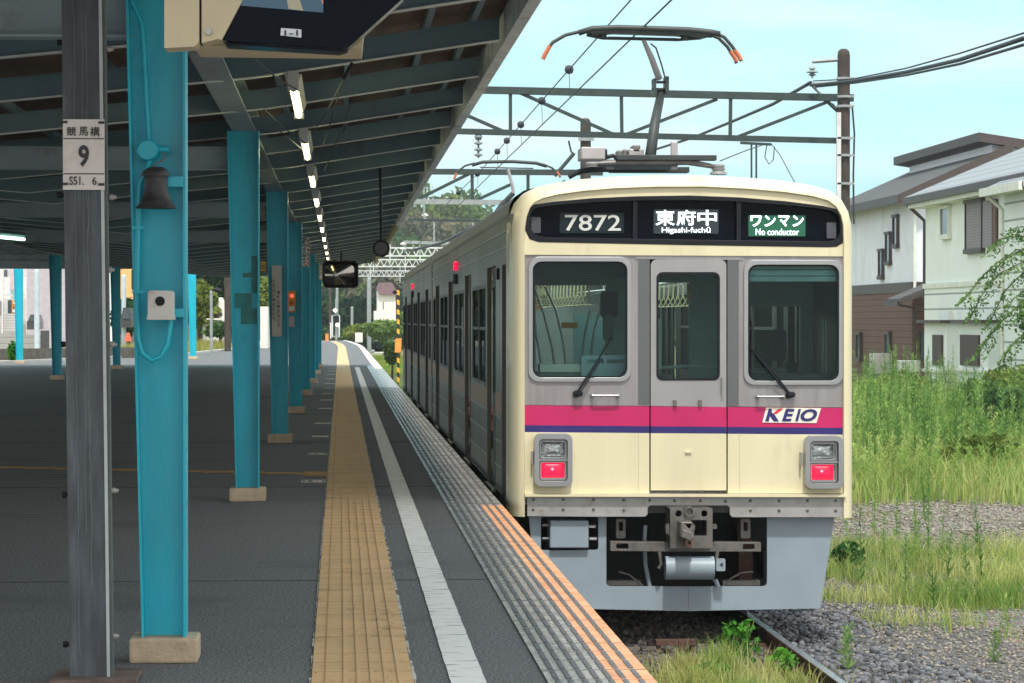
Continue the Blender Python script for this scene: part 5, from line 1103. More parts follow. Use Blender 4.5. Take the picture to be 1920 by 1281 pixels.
for (px, py, Y, rx, rz, lab, m_) in ((672, 616, 200, 1.4, .8, 'round green shrub at the far end of the platform, left of the white box', L3), (722, 612, 190, 1.5, 1.0, 'light green shrub right of the white box beyond the platform', L1), (735, 648, 120, .35, .6, 'small dark shrub beside the yellow and black striped post', L1), (650, 625, 215, 1.2, .5, 'low green shrub by the distant signal', L1), (742, 600, 215, 1.6, 1.3, 'green shrub below the white house', L1)):
    q = at(px, py, Y); tree('shrub', q.x, Y, GZ, [(q.x, Y, q.z - .3, rx * .8, rx * .8, rz * .75)], lab, 'shrub', m_, .09, 1500, 'shrubs beyond the platform end', .06)

# ================================================================== CATENARY
def pole(name, px, Y, ztop_py, r, m_, lab, cat='pole', group=None):
    c = at(px, ztop_py, Y); t = thing(name, (c.x, Y, GZ), lab, cat, group); bb = MB(); bb.tube([(c.x, Y, GZ), (c.x, Y, c.z - r)], r, 16); bb.lathe([(r, -r), (r * .9, -r * .4), (r * .5, 0), (0, 0)], c, 'z', 16); bb.build('shaft', m_, t, smooth=True, auto=50); return t, c
Yg = 60
pt1, c = pole('catenary_pole', 1582, Yg, 92, .135, POLEC, 'tall brown stained concrete pole right of the train holding the overhead truss')
for py in (148, 182, 200, 260, 292, 345): q = at(1582, py, Yg); MB().lathe([(.14, -.03), (.155, -.03), (.155, .03), (.14, .03)], q, 'z', 16).build('band', GAL, pt1); MB().box(q.x - .17, q.x + .19, Yg - .2, Yg - .16, q.z - .02, q.z + .02).build('bracket', GAL, pt1)
MB().plate(PX([(1566, 212), (1566, 420), (1574, 420), (1574, 212)], Yg), [], Yg - .2, Yg - .12).build('duct', mat('white_duct', (.6, .62, .62), .5), pt1)
tubepx([(1598, 200), (1602, 250), (1600, 330), (1601, 420)], Yg, .02, 'drop_cable', CABLE, pt1); tubepx([(1560, 195), (1575, 215), (1578, 240)], Yg, .03, 'drop_cable', CABLE, pt1)
tubepx([(1523, 116), (1550, 114), (1576, 112)], Yg, .04, 'cross_arm', GAL, pt1, n=4)
MB().lathe([(0, .16), (.05, .1), (.08, .07), (.03, .04), (.13, 0), (.13, -.01), (.03, -.03), (.09, -.06), (.02, -.10), (0, -.16)], at(1523, 135, Yg), 'z', 12).build('insulator', GAL, pt1)
tubepx([(1522, 158), (1545, 156), (1575, 155)], Yg, .035, 'cross_arm', GAL, pt1, n=4); tubepx([(1522, 160), (1540, 178)], Yg, .03, 'strut', GAL, pt1, n=4); tubepx([(1545, 186), (1600, 184)], Yg, .05, 'strut', GALD, pt1, n=4)
g1 = thing('overhead_truss', at(1300, 250, Yg), 'grey-green steel truss beam spanning the tracks above the train', 'truss')
def seg(par, p, q, Y, r, m_=GALD, nm='member', n=4): return MB().bar(at(*p, Y), at(*q, Y), r * 2, r * 2).build(nm, m_, par)
seg(g1, (860, 168), (1600, 184), Yg, .075, nm='chord'); seg(g1, (840, 246), (1570, 264), Yg, .06, nm='chord')
for p_, q_ in (((957, 172), (957, 248)), ((1165, 178), (1166, 254)), ((1370, 184), (1369, 258)), ((970, 172), (1150, 252)), ((865, 212), (945, 247)), ((1175, 252), (1345, 186)), ((1380, 258), (1555, 190))): seg(g1, p_, q_, Yg, .035)
tubepx([(1553, 192), (1572, 210), (1576, 240)], Yg, .04, 'knee_brace', GALD, g1)
Y2g = 91
pt2, c = pole('catenary_pole', 1098, Y2g, 222, .17, POLEC, 'brown concrete pole seen just behind the front pantograph')
for py in (252, 262): q = at(1098, py, Y2g); MB().box(q.x - .25, q.x + .25, Y2g - .25, Y2g - .2, q.z - .05, q.z + .05).build('bracket', GAL, pt2)
tubepx([(1066, 264), (1071, 285), (1078, 290)], Y2g, .03, 'strut', GALD, pt2); tubepx([(1076, 288), (1040, 330)], Y2g, .06, 'strut', GALD, pt2)
g2 = thing('overhead_truss', at(950, 320, Y2g), 'second grey-green truss beam, low behind the rear pantograph', 'truss')
seg(g2, (800, 322), (1130, 324), Y2g, .09, nm='chord'); 
for p_, q_ in (((885, 326), (886, 378)), ((990, 326), (990, 370)), ((880, 326), (775, 378)), ((960, 345), (888, 378)), ((1060, 340), (1000, 370))): seg(g2, p_, q_, Y2g, .05)
seg(g2, (770, 378), (1130, 382), Y2g, .08, GAL, 'chord')
g3 = thing('overhead_beam', at(850, 412, 115), 'thin dark beam across the tracks in front of the wooded hill', 'beam'); seg(g3, (765, 412), (960, 416), 115, .05, nm='chord')
for x_, y0_, y1_ in ((814, 412, 452), (887, 412, 440), (795, 350, 412), (940, 385, 415)): seg(g3, (x_, y0_), (x_, y1_), 115, .035, GAL)
g4 = thing('overhead_beam', at(800, 455, 130), 'pale steel beam with hangers below the thin dark beam', 'beam'); seg(g4, (757, 454), (885, 458), 130, .07, GAL, 'chord')
for x_, y0_, y1_ in ((760, 454, 475), (787, 456, 478), (775, 458, 472)): seg(g4, (x_, y0_), (x_, y1_), 130, .04, GAL)
GALW = mat('white_lattice_paint', (.62, .68, .68), .5, var=.1)
def lattice(x0, x1, yt, yb, Y, lab, r=.05):
    t = thing('lattice_gantry', at((x0 + x1) / 2, yt, Y), lab, 'gantry', 'white lattice gantries over the far tracks')
    bb = MB(); bb.bar(at(x0, yt, Y), at(x1, yt, Y), r * 2); bb.bar(at(x0, yb, Y), at(x1, yb, Y), r * 2); n_ = max(4, int((x1 - x0) / ((yb - yt) * 1.0))); bb.build('chord', GALW, t)
    bb = MB()
    for i in range(n_):
        xa = x0 + (x1 - x0) * i / n_; xb = x0 + (x1 - x0) * (i + 1) / n_; bb.bar(at(xa, yb, Y), at((xa + xb) / 2, yt, Y), r * 1.3); bb.bar(at((xa + xb) / 2, yt, Y), at(xb, yb, Y), r * 1.3)
    bb.build('lacing', GALW, t)
    bb = MB(); q = at(x0, yb, Y); q2 = at(x1, yb, Y)
    for k in range(3):
        xx = x0 + (x1 - x0) * (k + 1) / 4; a = at(xx, yt - 6, Y); bb.bar(a, at(xx, yb + 12, Y), .07)
    bb.build('hanger', GALW, t); return t
lattice(675, 900, 465, 480, 205, 'nearest white lattice gantry, highest one below the beams')
lattice(640, 880, 487, 500, 245, 'second white lattice gantry, level with the platform mirror top')
lattice(640, 860, 508, 518, 300, 'third white lattice gantry, right of the platform mirror')
lattice(640, 800, 522, 533, 350, 'lowest and farthest white lattice gantry above the dark wood')
for i, (px, Y, py, lab) in enumerate(((692, 195, 520, 'grey pole rising before the dark wood, left of the white house'), (632, 230, 540, 'pale distant pole behind the signal'), (619, 225, 540, 'dark distant pole right beside the signal'), (660, 228, 575, 'short pale pole before the dark wood'))):
    pole('distant_pole', px, Y, py, .15 if i < 1 else .11, GAL if i != 2 else POLEC, lab)
# insulators and hardware sprinkled on the far wires
hw = thing('insulator_string', at(810, 405, 120), 'white double insulator hanging above the thin dark beam', 'insulator')
for (x_, y_) in ((797, 403), (797, 412)): MB().lathe([(0, .08), (.14, 0), (.14, -.04), (.04, -.08)], at(x_, y_, 118), 'z', 12).build('disc', WHITE, hw)
hw = thing('insulator_string', at(755, 460, 130), 'white double insulator hanging left of the pale steel beam', 'insulator')
for (x_, y_) in ((756, 457), (756, 466)): MB().lathe([(0, .08), (.14, 0), (.14, -.04), (.04, -.08)], at(x_, y_, 130), 'z', 12).build('disc', WHITE, hw)
hw = thing('insulator_string', at(896, 250, Yg), 'grey insulator hanging under the first truss above the rear pantograph', 'insulator')
for dy in (256, 268, 280, 290): MB().lathe([(0, .05), (.09, 0), (.09, -.02), (.02, -.05)], at(897, dy, Yg), 'z', 12).build('disc', GAL, hw)
tubepx([(893, 244), (893, 262), (901, 262), (901, 244)], Yg, .02, 'yoke', GALD, hw); tubepx([(897, 250), (897, 296)], Yg, .018, 'rod', GALD, hw)
# wires
def wire(name, pts, r, lab, m_=CABLE, par=None):
    o = MB().tube(pts, r, 6).build(name, m_, par, smooth=True)
    if par is None: tag(o, lab, 'wire')
    return o
X1 = XC + .02
cw = wire('contact_wire', [(XC + .17, y, CAMZ + 2.85) for y in (10, 30, 60, 90, 130)], .0085, 'lower overhead contact wire running above the train')
mw = thing('messenger_wire', (XC, 40, 4.5), 'upper overhead wire with round weights and droppers above the train', 'wire')
yy = np.linspace(10, 130, 40); P_ = [(XC + .16, float(y), CAMZ + 3.12 + .14 * abs(math.sin((y - 60) * math.pi / 100))) for y in yy]; wire('wire', P_, .0085, '', par=mw)
for (x_, y_) in ((1067, 143), (1012, 198), (968, 240), (936, 268), (910, 287), (876, 327), (855, 365)):
    h_ = (601 - y_); Yw = 3.13 * F / h_; q = Vector((XC + .16, Yw, CAMZ + 3.12 + .14 * abs(math.sin((Yw - 60) * math.pi / 100)))); MB().lathe([(0, .06), (.045, .045), (.06, 0), (.045, -.045), (0, -.06)], q, 'z', 12).build('weight', CABLE, mw, smooth=True); MB().tube([q, (XC + .17, Yw, CAMZ + 2.85)], .004, 4).build('dropper', CABLE, mw)
def cabler(pts, r, lab, name='overhead_cable'):
    P_ = [at(x, y, Y) for x, y, Y in pts]; out = []
    for i in range(len(P_) - 1):
        for k in range(6): out.append(P_[i].lerp(P_[i+1], k / 6))
    out.append(P_[-1]); return wire(name, out, r, lab)
cabler([(1520, 160, 60), (1600, 152, 56), (1700, 135, 50), (1800, 112, 44), (1920, 72, 38)], .034, 'thick dark overhead cable sweeping from the pole to the top right')
cabler([(1525, 152, 60), (1600, 148, 56), (1700, 128, 50), (1800, 100, 44), (1920, 62, 38)], .014, 'thin overhead wire just above the thick cable at right')
cabler([(1530, 163, 60), (1600, 156, 56), (1700, 141, 50), (1800, 120, 44), (1920, 84, 38)], .022, 'second dark overhead cable just below the thick cable')
cabler([(1520, 155, 60), (1450, 195, 66), (1380, 225, 73), (1300, 258, 82), (1230, 280, 92)], .038, 'twisted cable falling left from the pole behind the truss')
cabler([(1350, 302, 62), (1400, 282, 64), (1430, 272, 66)], .012, 'thin wire rising to the small twin poles'); cabler([(1446, 270, 66), (1462, 290, 66), (1490, 342, 66)], .01, 'thin wire falling right from the small twin poles')
cabler([(770, 470, 130), (800, 463, 125), (830, 455, 120), (880, 430, 112), (925, 405, 100)], .06, 'grey sagging cable across the hill')
tw = thing('twin_poles', at(1413, 300, 66), 'pair of thin poles with a short arm behind the train roof', 'pole')
seg(tw, (1409, 270), (1409, 360), 66, .02, nm='pole'); seg(tw, (1418, 270), (1418, 360), 66, .02, nm='pole'); seg(tw, (1388, 268), (1446, 271), 66, .03, nm='arm'); tubepx([(1438, 272), (1434, 295), (1442, 308), (1450, 300), (1452, 275)], 66, .012, 'loop', CABLE, tw)

# ================================================================== HOUSES AT THE RIGHT
def siding(name, c1, pitch, depth=.4):
    m, n, l, p = newmat(name); g = n.new('ShaderNodeNewGeometry'); sp = n.new('ShaderNodeSeparateXYZ'); l.new(g.outputs['Position'], sp.inputs[0])
    md = n.new('ShaderNodeMath'); md.operation = 'PINGPONG'; md.inputs[1].default_value = pitch / 2; l.new(sp.outputs[2], md.inputs[0])
    lt = n.new('ShaderNodeMath'); lt.operation = 'LESS_THAN'; lt.inputs[1].default_value = pitch * .06; l.new(md.outputs[0], lt.inputs[0])
    mxn = n.new('ShaderNodeMix'); mxn.data_type = 'RGBA'; l.new(lt.outputs[0], mxn.inputs[0])
    t = n.new('ShaderNodeTexNoise'); t.inputs['Scale'].default_value = 1.2; t.inputs['Detail'].default_value = 6; l.new(g.outputs['Position'], t.inputs[0]); rr = n.new('ShaderNodeValToRGB')
    rr.color_ramp.elements[0].color = (*[v * .88 for v in c1], 1); rr.color_ramp.elements[1].color = (*[v * 1.08 for v in c1], 1); l.new(t.outputs[0], rr.inputs[0]); l.new(rr.outputs[0], mxn.inputs[6]); mxn.inputs[7].default_value = (*[v * depth for v in c1], 1)
    l.new(mxn.outputs[2], p.inputs['Base Color']); p.inputs['Roughness'].default_value = .8; return m
WALLW = mat('white_render', (.72, .77, .84), .85, var=.05, scale=1, dirt=(.60, .64, .70), dscale=.8); BRSID = siding('brown_siding', (.135, .075, .06), .22, .35)
ROOFB = mat('dark_brown_roof', (.065, .05, .05), .6, var=.2, scale=3); ROOFG = siding('grey_roof_slates', (.085, .085, .09), .16, .6); TRIM = mat('dark_brown_trim', (.06, .045, .042), .5)
WGL = mat('house_window_glass', (.06, .08, .10), .08, var=.3, scale=1); SHUT = siding('grey_shutters', (.26, .25, .27), .08, .5)
CRW = siding('cream_green_cladding', (.78, .86, .82), .45, .4); CRU = mat('cream_green_render', (.78, .86, .82), .85, var=.04, scale=1)
SLATE = siding('pale_slates', (.27, .30, .33), .28, .55); WTR = mat('pale_trim', (.70, .74, .66), .6)
def yz(px, py, X): # point on a wall plane x = X seen at the pixel
    Y = X * F / (px - 638); c = at(px, py, Y); k = X / c.x; return Vector((X, Y * k, CAMZ + (c.z - CAMZ) * k))
XW = 19.1; h1 = thing('house', (XW + 5, 100, GZ), 'two-storey house with white upper walls, brown siding below and dark roof', 'house')
c = yz(1712, 378, XW); ze = c.z; zm = yz(1712, 541, XW).z; YN = c.y
YFar = YN + 16
MB().box(XW, XW + 9, YN, YFar, zm, ze + .3).build('wall', WALLW, h1); MB().box(XW - .03, XW + 9.03, YN - .03, YFar, GZ, zm).build('wall', BRSID, h1); MB().box(XW - .07, XW + 9, YN - .07, YFar, zm - .12, zm + .22).build('belt_course', TRIM, h1)
# main roof: eave on the left, rising right
def slab(bb, xa, za, xb, zb, y0, y1, th): bb.add([(xa,y0,za),(xb,y0,zb),(xb,y1,zb),(xa,y1,za),(xa,y0,za+th),(xb,y0,zb+th),(xb,y1,zb+th),(xa,y1,za+th)], [(0,3,2,1),(4,5,6,7),(0,1,5,4),(1,2,6,5),(2,3,7,6),(3,0,4,7)])
bb = MB(); sl_ = .45; slab(bb, XW - .6, ze + .0, XW + 3.2, ze + 3.8 * sl_, YN - .7, YFar + .3, .16); bb.build('roof', ROOFG, h1)
bb = MB(); slab(bb, XW - .62, ze - .10, XW + 3.2, ze + 3.82 * sl_ - .10, YN - .75, YN - .70, .32); bb.box(XW - .68, XW - .60, YN - .75, YFar, ze - .08, ze + .2); bb.build('fascia', TRIM, h1)
XP = 21.9; MB().box(XP, XP + 6, YN + .6, YFar - 1.5, ze + .5, CAMZ + (601 - 268) * (YN + .6) / F).build('clerestory_wall', WALLW, h1)
zt = CAMZ + (601 - 264) * (YN + .6) / F; bb = MB(); slab(bb, XP - .55, zt, XP + 6, zt - 1.0, YN + .1, YFar - 1.1, .30); bb.build('roof', ROOFB, h1)
def win_left(par, X, px0, px1, py0, py1, m_=WGL, frame=True, trim=TRIM):
    a = yz(px0, py1, X); b_ = yz(px1, py0, X); b2 = yz(px1, py1, X); z0_ = (a.z + b2.z) / 2; z1_ = (yz(px0, py0, X).z + b_.z) / 2
    w_ = MB().box(X - .07, X - .01, b_.y, a.y, z0_, z1_).build('window', m_, par)
    if frame:
        MB().box(X - .14, X - .005, b_.y - .10, a.y + .10, z1_, z1_ + .10).box(X - .14, X - .005, b_.y - .12, a.y + .12, z0_ - .14, z0_).box(X - .11, X - .005, b_.y - .06, b_.y, z0_, z1_).box(X - .11, X - .005, a.y, a.y + .06, z0_, z1_).build('frame', trim, w_)
    return w_
for wv in ((1679, 1686, 408, 458), (1665, 1672, 440, 490), (1652, 1658, 472, 517)): win_left(h1, XW, *wv)
for wv in ((1664, 1672, 627, 684), (1610, 1617, 628, 670)): win_left(h1, XW - .03, *wv)
q = at(1718, 655, YN); MB().box(XW + .25, XW + .45, YN - .12, YN - .04, -.0 + at(0, 675, YN).z, at(0, 625, YN).z).build('window', WGL, h1); MB().box(XW + .1, XW + .6, YN - .16, YN - .04, at(0, 625, YN).z, at(0, 618, YN).z).build('window_hood', TRIM, h1)
bb = MB(); slab(bb, XW - .9, at(0, 566, YN).z, XW + 1.0, at(0, 535, YN).z + .25, YN - 2.2, YN - .05, .10); bb.build('porch_roof', ROOFG, h1); bb = MB(); slab(bb, XW - .95, at(0, 572, YN).z, XW + 1.0, at(0, 545, YN).z + .2, YN - 2.25, YN - 2.18, .16); bb.box(XW - .98, XW - .9, YN - 2.25, YN - .05, at(0, 574, YN).z, at(0, 566, YN).z); bb.build('gutter', TRIM, h1)
MB().tube([(XW - .85, YN - 2.1, at(0, 572, YN).z), (XW + .0, YN - .3, at(0, 578, YN).z), (XW + .05, YN - .2, GZ)], .05, 8).build('downpipe', TRIM, h1); MB().tube([(XW + .03, YN - .15, ze), (XW + .03, YN - .15, zm)], .05, 8).build('downpipe', WTR, h1)
ac = MB().box(XW - .75, XW - .1, YN + 3, YN + 3.9, GZ + .9, GZ + 1.6).build('air_conditioner', mat('ac_pale', (.6, .62, .6), .6), h1, bevel=.03)
MB().tube([(XW + 6, YN + 5, zt - .2), (XW + 6, YN + 5, zt + 1.2)], .03, 6).build('aerial', GAL, h1)
for k in (.33, .66): MB().box(XW - .006, XW + .002, YN + 16 * k, YN + 16 * k + .02, zm + .22, ze).build('wall_joint', mat('joint_grey', (.4, .42, .45), .8), h1)
# house 2
XH = 17.9; Yf = XH * F / (1745 - 638); Yn2 = XH * F / (2010 - 638)
h2 = thing('house', (XH + 4, (Yf + Yn2) / 2, GZ), 'pale greenish-white clad house with grey slate roof at the right edge', 'house')
ze2 = yz(1745, 382, XH).z; zm2 = yz(1745, 535, XH).z
MB().box(XH, XH + 8, Yn2, Yf, zm2, ze2).build('wall', CRU, h2); MB().box(XH - .03, XH + 8, Yn2, Yf + .03, GZ, zm2).build('wall', CRW, h2); MB().box(XH - .08, XH + 8.0, Yn2, Yf + .08, zm2 - .1, zm2 + .05).build('belt_course', WTR, h2)
bb = MB(); slab(bb, XH - .55, ze2 + .12, XH + 4, ze2 + .12 + 4.55 * .42, Yn2, Yf + .5, .12); bb.build('roof', SLATE, h2)
MB().box(XH - .62, XH - .52, Yn2, Yf + .5, ze2 + .0, ze2 + .2).build('gutter', TRIM, h2); MB().box(XH - .5, XH, Yn2, Yf + .3, ze2 - .12, ze2 + .06).build('soffit', WTR, h2); bb = MB(); slab(bb, XH - .55, ze2 + .02, XH + 4, ze2 + .02 + 4.55 * .42, Yf + .5, Yf + .56, .24); bb.build('rake_board', TRIM, h2)
win_left(h2, XH, 1769, 1783, 392, 440, WGL, True, WTR)
sw = win_left(h2, XH, 1816, 1846, 380, 466, SHUT, True, TRIM); win_left(h2, XH - .05, 1847, 1864, 376, 464, SHUT, False); win_left(h2, XH - .02, 1865, 1871, 373, 461, mat('brown_post', (.14, .075, .05), .6), False)
MB().tube([(XH - .5, Yf + .3, ze2), (XH + .0, Yf + .14, ze2 - .5), (XH + .0, Yf + .14, zm2 - .4)], .06, 8).build('downpipe', TRIM, h2)
# right gable volume
MB().box(XH - .6, XH + 6, Yn2 - .1, yz(1883, 400, XH - .6).y, GZ, yz(1883, 365, XH - .6).z).build('wall', CRW, h2)
bb = MB(); yv = yz(1883, 400, XH - .6).y; zv = yz(1883, 365, XH - .6).z; slab(bb, XH - 1.1, zv, XH + 3, zv + 1.9, Yn2 - .2, yv + .4, .14); bb.build('roof', SLATE, h2); MB().box(XH - 1.18, XH - 1.08, Yn2 - .2, yv + .4, zv - .05, zv + .16).build('gutter', WTR, h2); MB().tube([(XH - 1.0, yv + .3, zv), (XH - .62, yv + .1, zv - .4), (XH - .62, yv + .1, GZ)], .06, 8).build('downpipe', WTR, h2)
# bay windows at the ground floor
for (p0, p1, w0, w1) in ((1733, 1775, 1752, 1769), (1798, 1852, 1804, 1838)):
    a = yz(p0, 700, XH - .5); b_ = yz(p1, 700, XH - .5); zt_ = yz(p1, 606, XH - .5).z
    bay = MB().box(XH - .5, XH - .03, b_.y, a.y, GZ, zt_).build('bay', CRU, h2)
    MB().box(XH - .72, XH - .02, b_.y - .15, a.y + .15, zt_, zt_ + .09).build('bay_roof', TRIM, bay); MB().box(XH - .62, XH - .02, b_.y - .1, a.y + .1, yz(p1, 697, XH).z, yz(p1, 692, XH).z).build('sill', WTR, bay)
    win_left(h2, XH - .5, w0, w1, 628, 686, mat('brown_blind', (.07, .045, .04), .6), False)
q = yz(1790, 606, XH); bb = MB(); ar = [(q.y + .42 * math.cos(R(a_)), q.z - .15 + .55 * math.sin(R(a_))) for a_ in range(0, 181, 20)]; bb.extr(ar, 'x', XH - .12, XH - .02); bb.build('arched_hood', WTR, h2)
fn = thing('fence', at(1800, 760, 78), 'grey mesh and block fence between the weeds and the pale house', 'fence')
q1 = gnd(1700, 0, GZ) if 0 else None
MB().box(15.9, 16.0, 66, 86, GZ, GZ + .55).build('block_wall', mat('block_grey', (.22, .22, .22), .9, var=.2, scale=3), fn); bb = MB()
for k in range(60): bb.box(15.94, 15.96, 66 + k * .33, 66.02 + k * .33, GZ + .55, GZ + 1.15)
for zz in (.65, .9, 1.13): bb.box(15.94, 15.96, 66, 86, GZ + zz, GZ + zz + .02)
bb.build('mesh_panel', mat('fence_grey', (.16, .17, .18), .6), fn)
q = at(1706, 690, 84); ab = MB().box(q.x - .32, q.x + .32, 84, 84.5, q.z - .5, q.z + .22).build('storage_cabinet', mat('pale_grey_cabinet', (.42, .43, .44), .6), bevel=.02); tag(ab, 'pale grey cabinet standing in the weeds before the brown house', 'cabinet')

# ================================================================== FAR CENTRE
wh = thing('distant_house', at(725, 640, 210), 'small white house with purple-brown roof beyond the platform end', 'house')
Yw = 210
MB().plate(PX([(708, 542), (708, 583), (702, 583), (702, 609), (742, 609), (742, 552)], Yw), [], Yw, Yw + 6).build('wall', mat('distant_white_wall', (.78, .78, .74), .8), wh)  # even off-white wall colour
MB().plate(PX([(706, 541), (712, 530), (735, 530), (748, 553), (712, 553)], Yw), [], Yw - .3, Yw + 6).build('roof', mat('purple_brown_roof', (.20, .13, .15), .7), wh); MB().plate(PX([(718, 566), (718, 580), (719.5, 580), (719.5, 566)], Yw), [], Yw - .05, Yw).build('window', WGL, wh); MB().plate(PX([(702, 609), (702, 640), (742, 640), (742, 609)], Yw), [], Yw + 1, Yw + 6).build('lower_wall', WALLW, wh)
Ys_ = 118; m, n, l, p = newmat('black_yellow_stripes'); g = n.new('ShaderNodeNewGeometry'); sp = n.new('ShaderNodeSeparateXYZ'); l.new(g.outputs['Position'], sp.inputs[0]); ma = n.new('ShaderNodeMath'); ma.operation = 'MULTIPLY_ADD'; ma.inputs[1].default_value = .5
l.new(sp.outputs[0], ma.inputs[0]); l.new(sp.outputs[2], ma.inputs[2]); pg_ = n.new('ShaderNodeMath'); pg_.operation = 'PINGPONG'; pg_.inputs[1].default_value = .2; l.new(ma.outputs[0], pg_.inputs[0]); gt = n.new('ShaderNodeMath'); gt.operation = 'GREATER_THAN'; gt.inputs[1].default_value = .1; l.new(pg_.outputs[0], gt.inputs[0])
mxn = n.new('ShaderNodeMix'); mxn.data_type = 'RGBA'; l.new(gt.outputs[0], mxn.inputs[0]); mxn.inputs[6].default_value = (.02, .02, .02, 1); mxn.inputs[7].default_value = (.8, .42, .03, 1); l.new(mxn.outputs[2], p.inputs['Base Color'])
sq = thing('striped_post', at(748, 655, Ys_), 'post wrapped in yellow and black stripes left of the train end', 'post'); MB().box(at(744, 0, Ys_).x, at(749, 0, Ys_).x, Ys_, Ys_ + .15, GZ, at(0, 535, Ys_).z).build('striped_sleeve', m, sq); MB().plate(PX([(741, 636), (740, 661), (752, 661), (753, 634)], Ys_), [], Ys_ - .05, Ys_).build('orange_base', mat('orange_plate', (.8, .33, .06), .6), sq); MB().lathe([(0, -.1), (.12, 0), (0, .1)], at(740, 548, Ys_), 'z', 8).build('signal_head', BLACK, sq)
wb = MB().plate(PX([(666, 624), (666, 642), (680, 642), (680, 624)], 195), [], 195, 195.6).build('white_cabinet', WHITE); tag(wb, 'small white equipment cabinet among the shrubs beyond the platform', 'cabinet')
Yq = 200; sgp = thing('railway_signal', at(631, 640, Yq), 'distant railway signal with white diamond sign and one pale yellow light', 'signal')
tubepx([(631, 640), (631, 560)], Yq, .10, 'mast', GAL, sgp); MB().plate(PX([(623, 582), (628.5, 577), (634, 582), (628.5, 588)], Yq), [], Yq - .3, Yq - .2).build('diamond_sign', WHITE, sgp); MB().plate(PX([(625, 592), (625, 605), (636, 605), (636, 592)], Yq), [], Yq - .3, Yq - .15).build('signal_panel', BLACK, sgp)
MB().lathe([(0, -.02), (.12, -.02), (.12, .1)], at(632.5, 609, Yq - .3), 'y', 14).build('lit_lamp', emit('pale_yellow_lamp', (1, .85, .5), 2), sgp); tubepx([(623, 592), (623, 632), (636, 632), (636, 592), (623, 592)], Yq, .06, 'ladder_frame', GALW, sgp); MB().plate(PX([(619, 605), (619, 635), (621, 635), (621, 605)], Yq), [], Yq, Yq + .1).build('white_marker', WHITE, sgp)
ob = MB().plate(PX([(610, 626), (610, 640), (616, 640), (616, 626)], 150), [], 150, 150.3).build('orange_box', mat('orange_box_far', (.75, .28, .06), .6)); tag(ob, 'small orange box at the far platform end beside the last columns', 'box')
mn = thing('track_point_machine', at(698, 662, 125), 'small grey track lever machine with a white bar in the far grass', 'machine'); q = gnd(700, 664, GZ); MB().box(q.x - .1, q.x + 1.2, q.y, q.y + .25, GZ + .06, GZ + .16).build('rod', GALW, mn); MB().box(q.x - .35, q.x + .1, q.y, q.y + .5, GZ + .05, GZ + .35).build('housing', GAL, mn, bevel=.05)

# ================================================================== LEFT BACKGROUND
def bld(x0, x1, py0, py1, Y, m_, lab, name='distant_building', dep=8, cat='building'):
    t = thing(name, at((x0 + x1) / 2, py1, Y), lab, cat); a = at(x0, py1, Y); c = at(x1, py0, Y); MB().box(a.x, c.x, Y, Y + dep, min(a.z, GZ), c.z).build('wall', m_, t); return t
b1 = bld(-40, 60, 440, 650, 135, mat('white_apartment', (.62, .64, .66), .8), 'white house with balconies and lattice screens at the left edge')
for (x0, x1, y0, y1, m_) in ((-5, 52, 520, 552, mat('balcony_panel', (.72, .75, .78), .6)), (-5, 52, 555, 560, WHITE)): MB().plate(PX([(x0, y0), (x0, y1), (x1, y1), (x1, y0)], 134), [], 133.6, 133.8).build('balcony', m_, b1)
for (x0, x1, y0, y1) in ((8, 14, 506, 519), (15, 30, 563, 590), (1, 4, 565, 592)): MB().plate(PX([(x0, y0), (x0, y1), (x1, y1), (x1, y0)], 134.9), [], 134.8, 134.95).build('window', WGL, b1)
for x_ in (4, 31, 50): MB().plate(PX([(x_, 500), (x_, 625), (x_ + 2, 625), (x_ + 2, 500)], 133.5), [], 133.3, 133.5).build('balcony_post', WHITE, b1)
MB().plate(PX([(5, 588), (5, 622), (30, 622), (30, 588)], 133.7), [], 133.6, 133.7).build('lattice_screen', siding('lattice_grey', (.5, .5, .5), .12, .3), b1)
MB().plate(PX([(19, 505), (19, 543), (29, 543), (29, 505)], 133.4), [], 133.35, 133.4).build('hanging_cloth', mat('pink_cloth', (.55, .45, .5), .8), b1)
b2 = bld(50, 122, 440, 655, 128, mat('grey_mauve_wall', (.42, .40, .44), .85), 'plain grey-mauve building between the two far left columns')
b3 = bld(212, 262, 440, 600, 140, mat('orange_wall', (.80, .50, .20), .85), 'orange-yellow building seen between the post and nearest column'); bld(212, 262, 600, 655, 139, mat('dark_lower_wall', (.12, .14, .15), .8), 'low dark wall and car port below the orange building')
MB().plate(PX([(247, 506), (247, 543), (251, 543), (251, 506)], 139), [], 138.8, 139).build('vent_pipe', BLACK, b3)
b4 = bld(380, 422, 563, 640, 150, mat('white_flat_house', (.80, .82, .80), .8), 'white flat-roofed house beyond the grass, right of the nearest column')
MB().plate(PX([(380, 597), (380, 600), (425, 600), (425, 597)], 149.8), [], 149.5, 149.9).build('cornice', WHITE, b4); MB().plate(PX([(411, 603), (411, 628), (421, 628), (421, 603)], 149.8), [], 149.8, 149.95).build('window', WGL, b4); MB().plate(PX([(404, 558), (404, 563), (416, 563), (416, 558)], 151), [], 151, 153).build('chimney', WALLW, b4)
for k in range(4): MB().lathe([(0, -.1), (.06, -.1), (.06, .1), (0, .1)], at(403 + k * 4, 590, 149.6), 'z', 6).build('lamp', TRIM, b4)
bld(408, 425, 535, 565, 165, WALLW, 'pale house with a window behind the white flat-roofed house'); bld(488, 502, 575, 650, 150, mat('pale_strip_wall', (.75, .75, .72), .8), 'pale building strip between second and third columns')  # last strip has one even pale wall colour
bld(122, 215, 500, 600, 150, WALLW, 'pale building hidden behind the grey post')
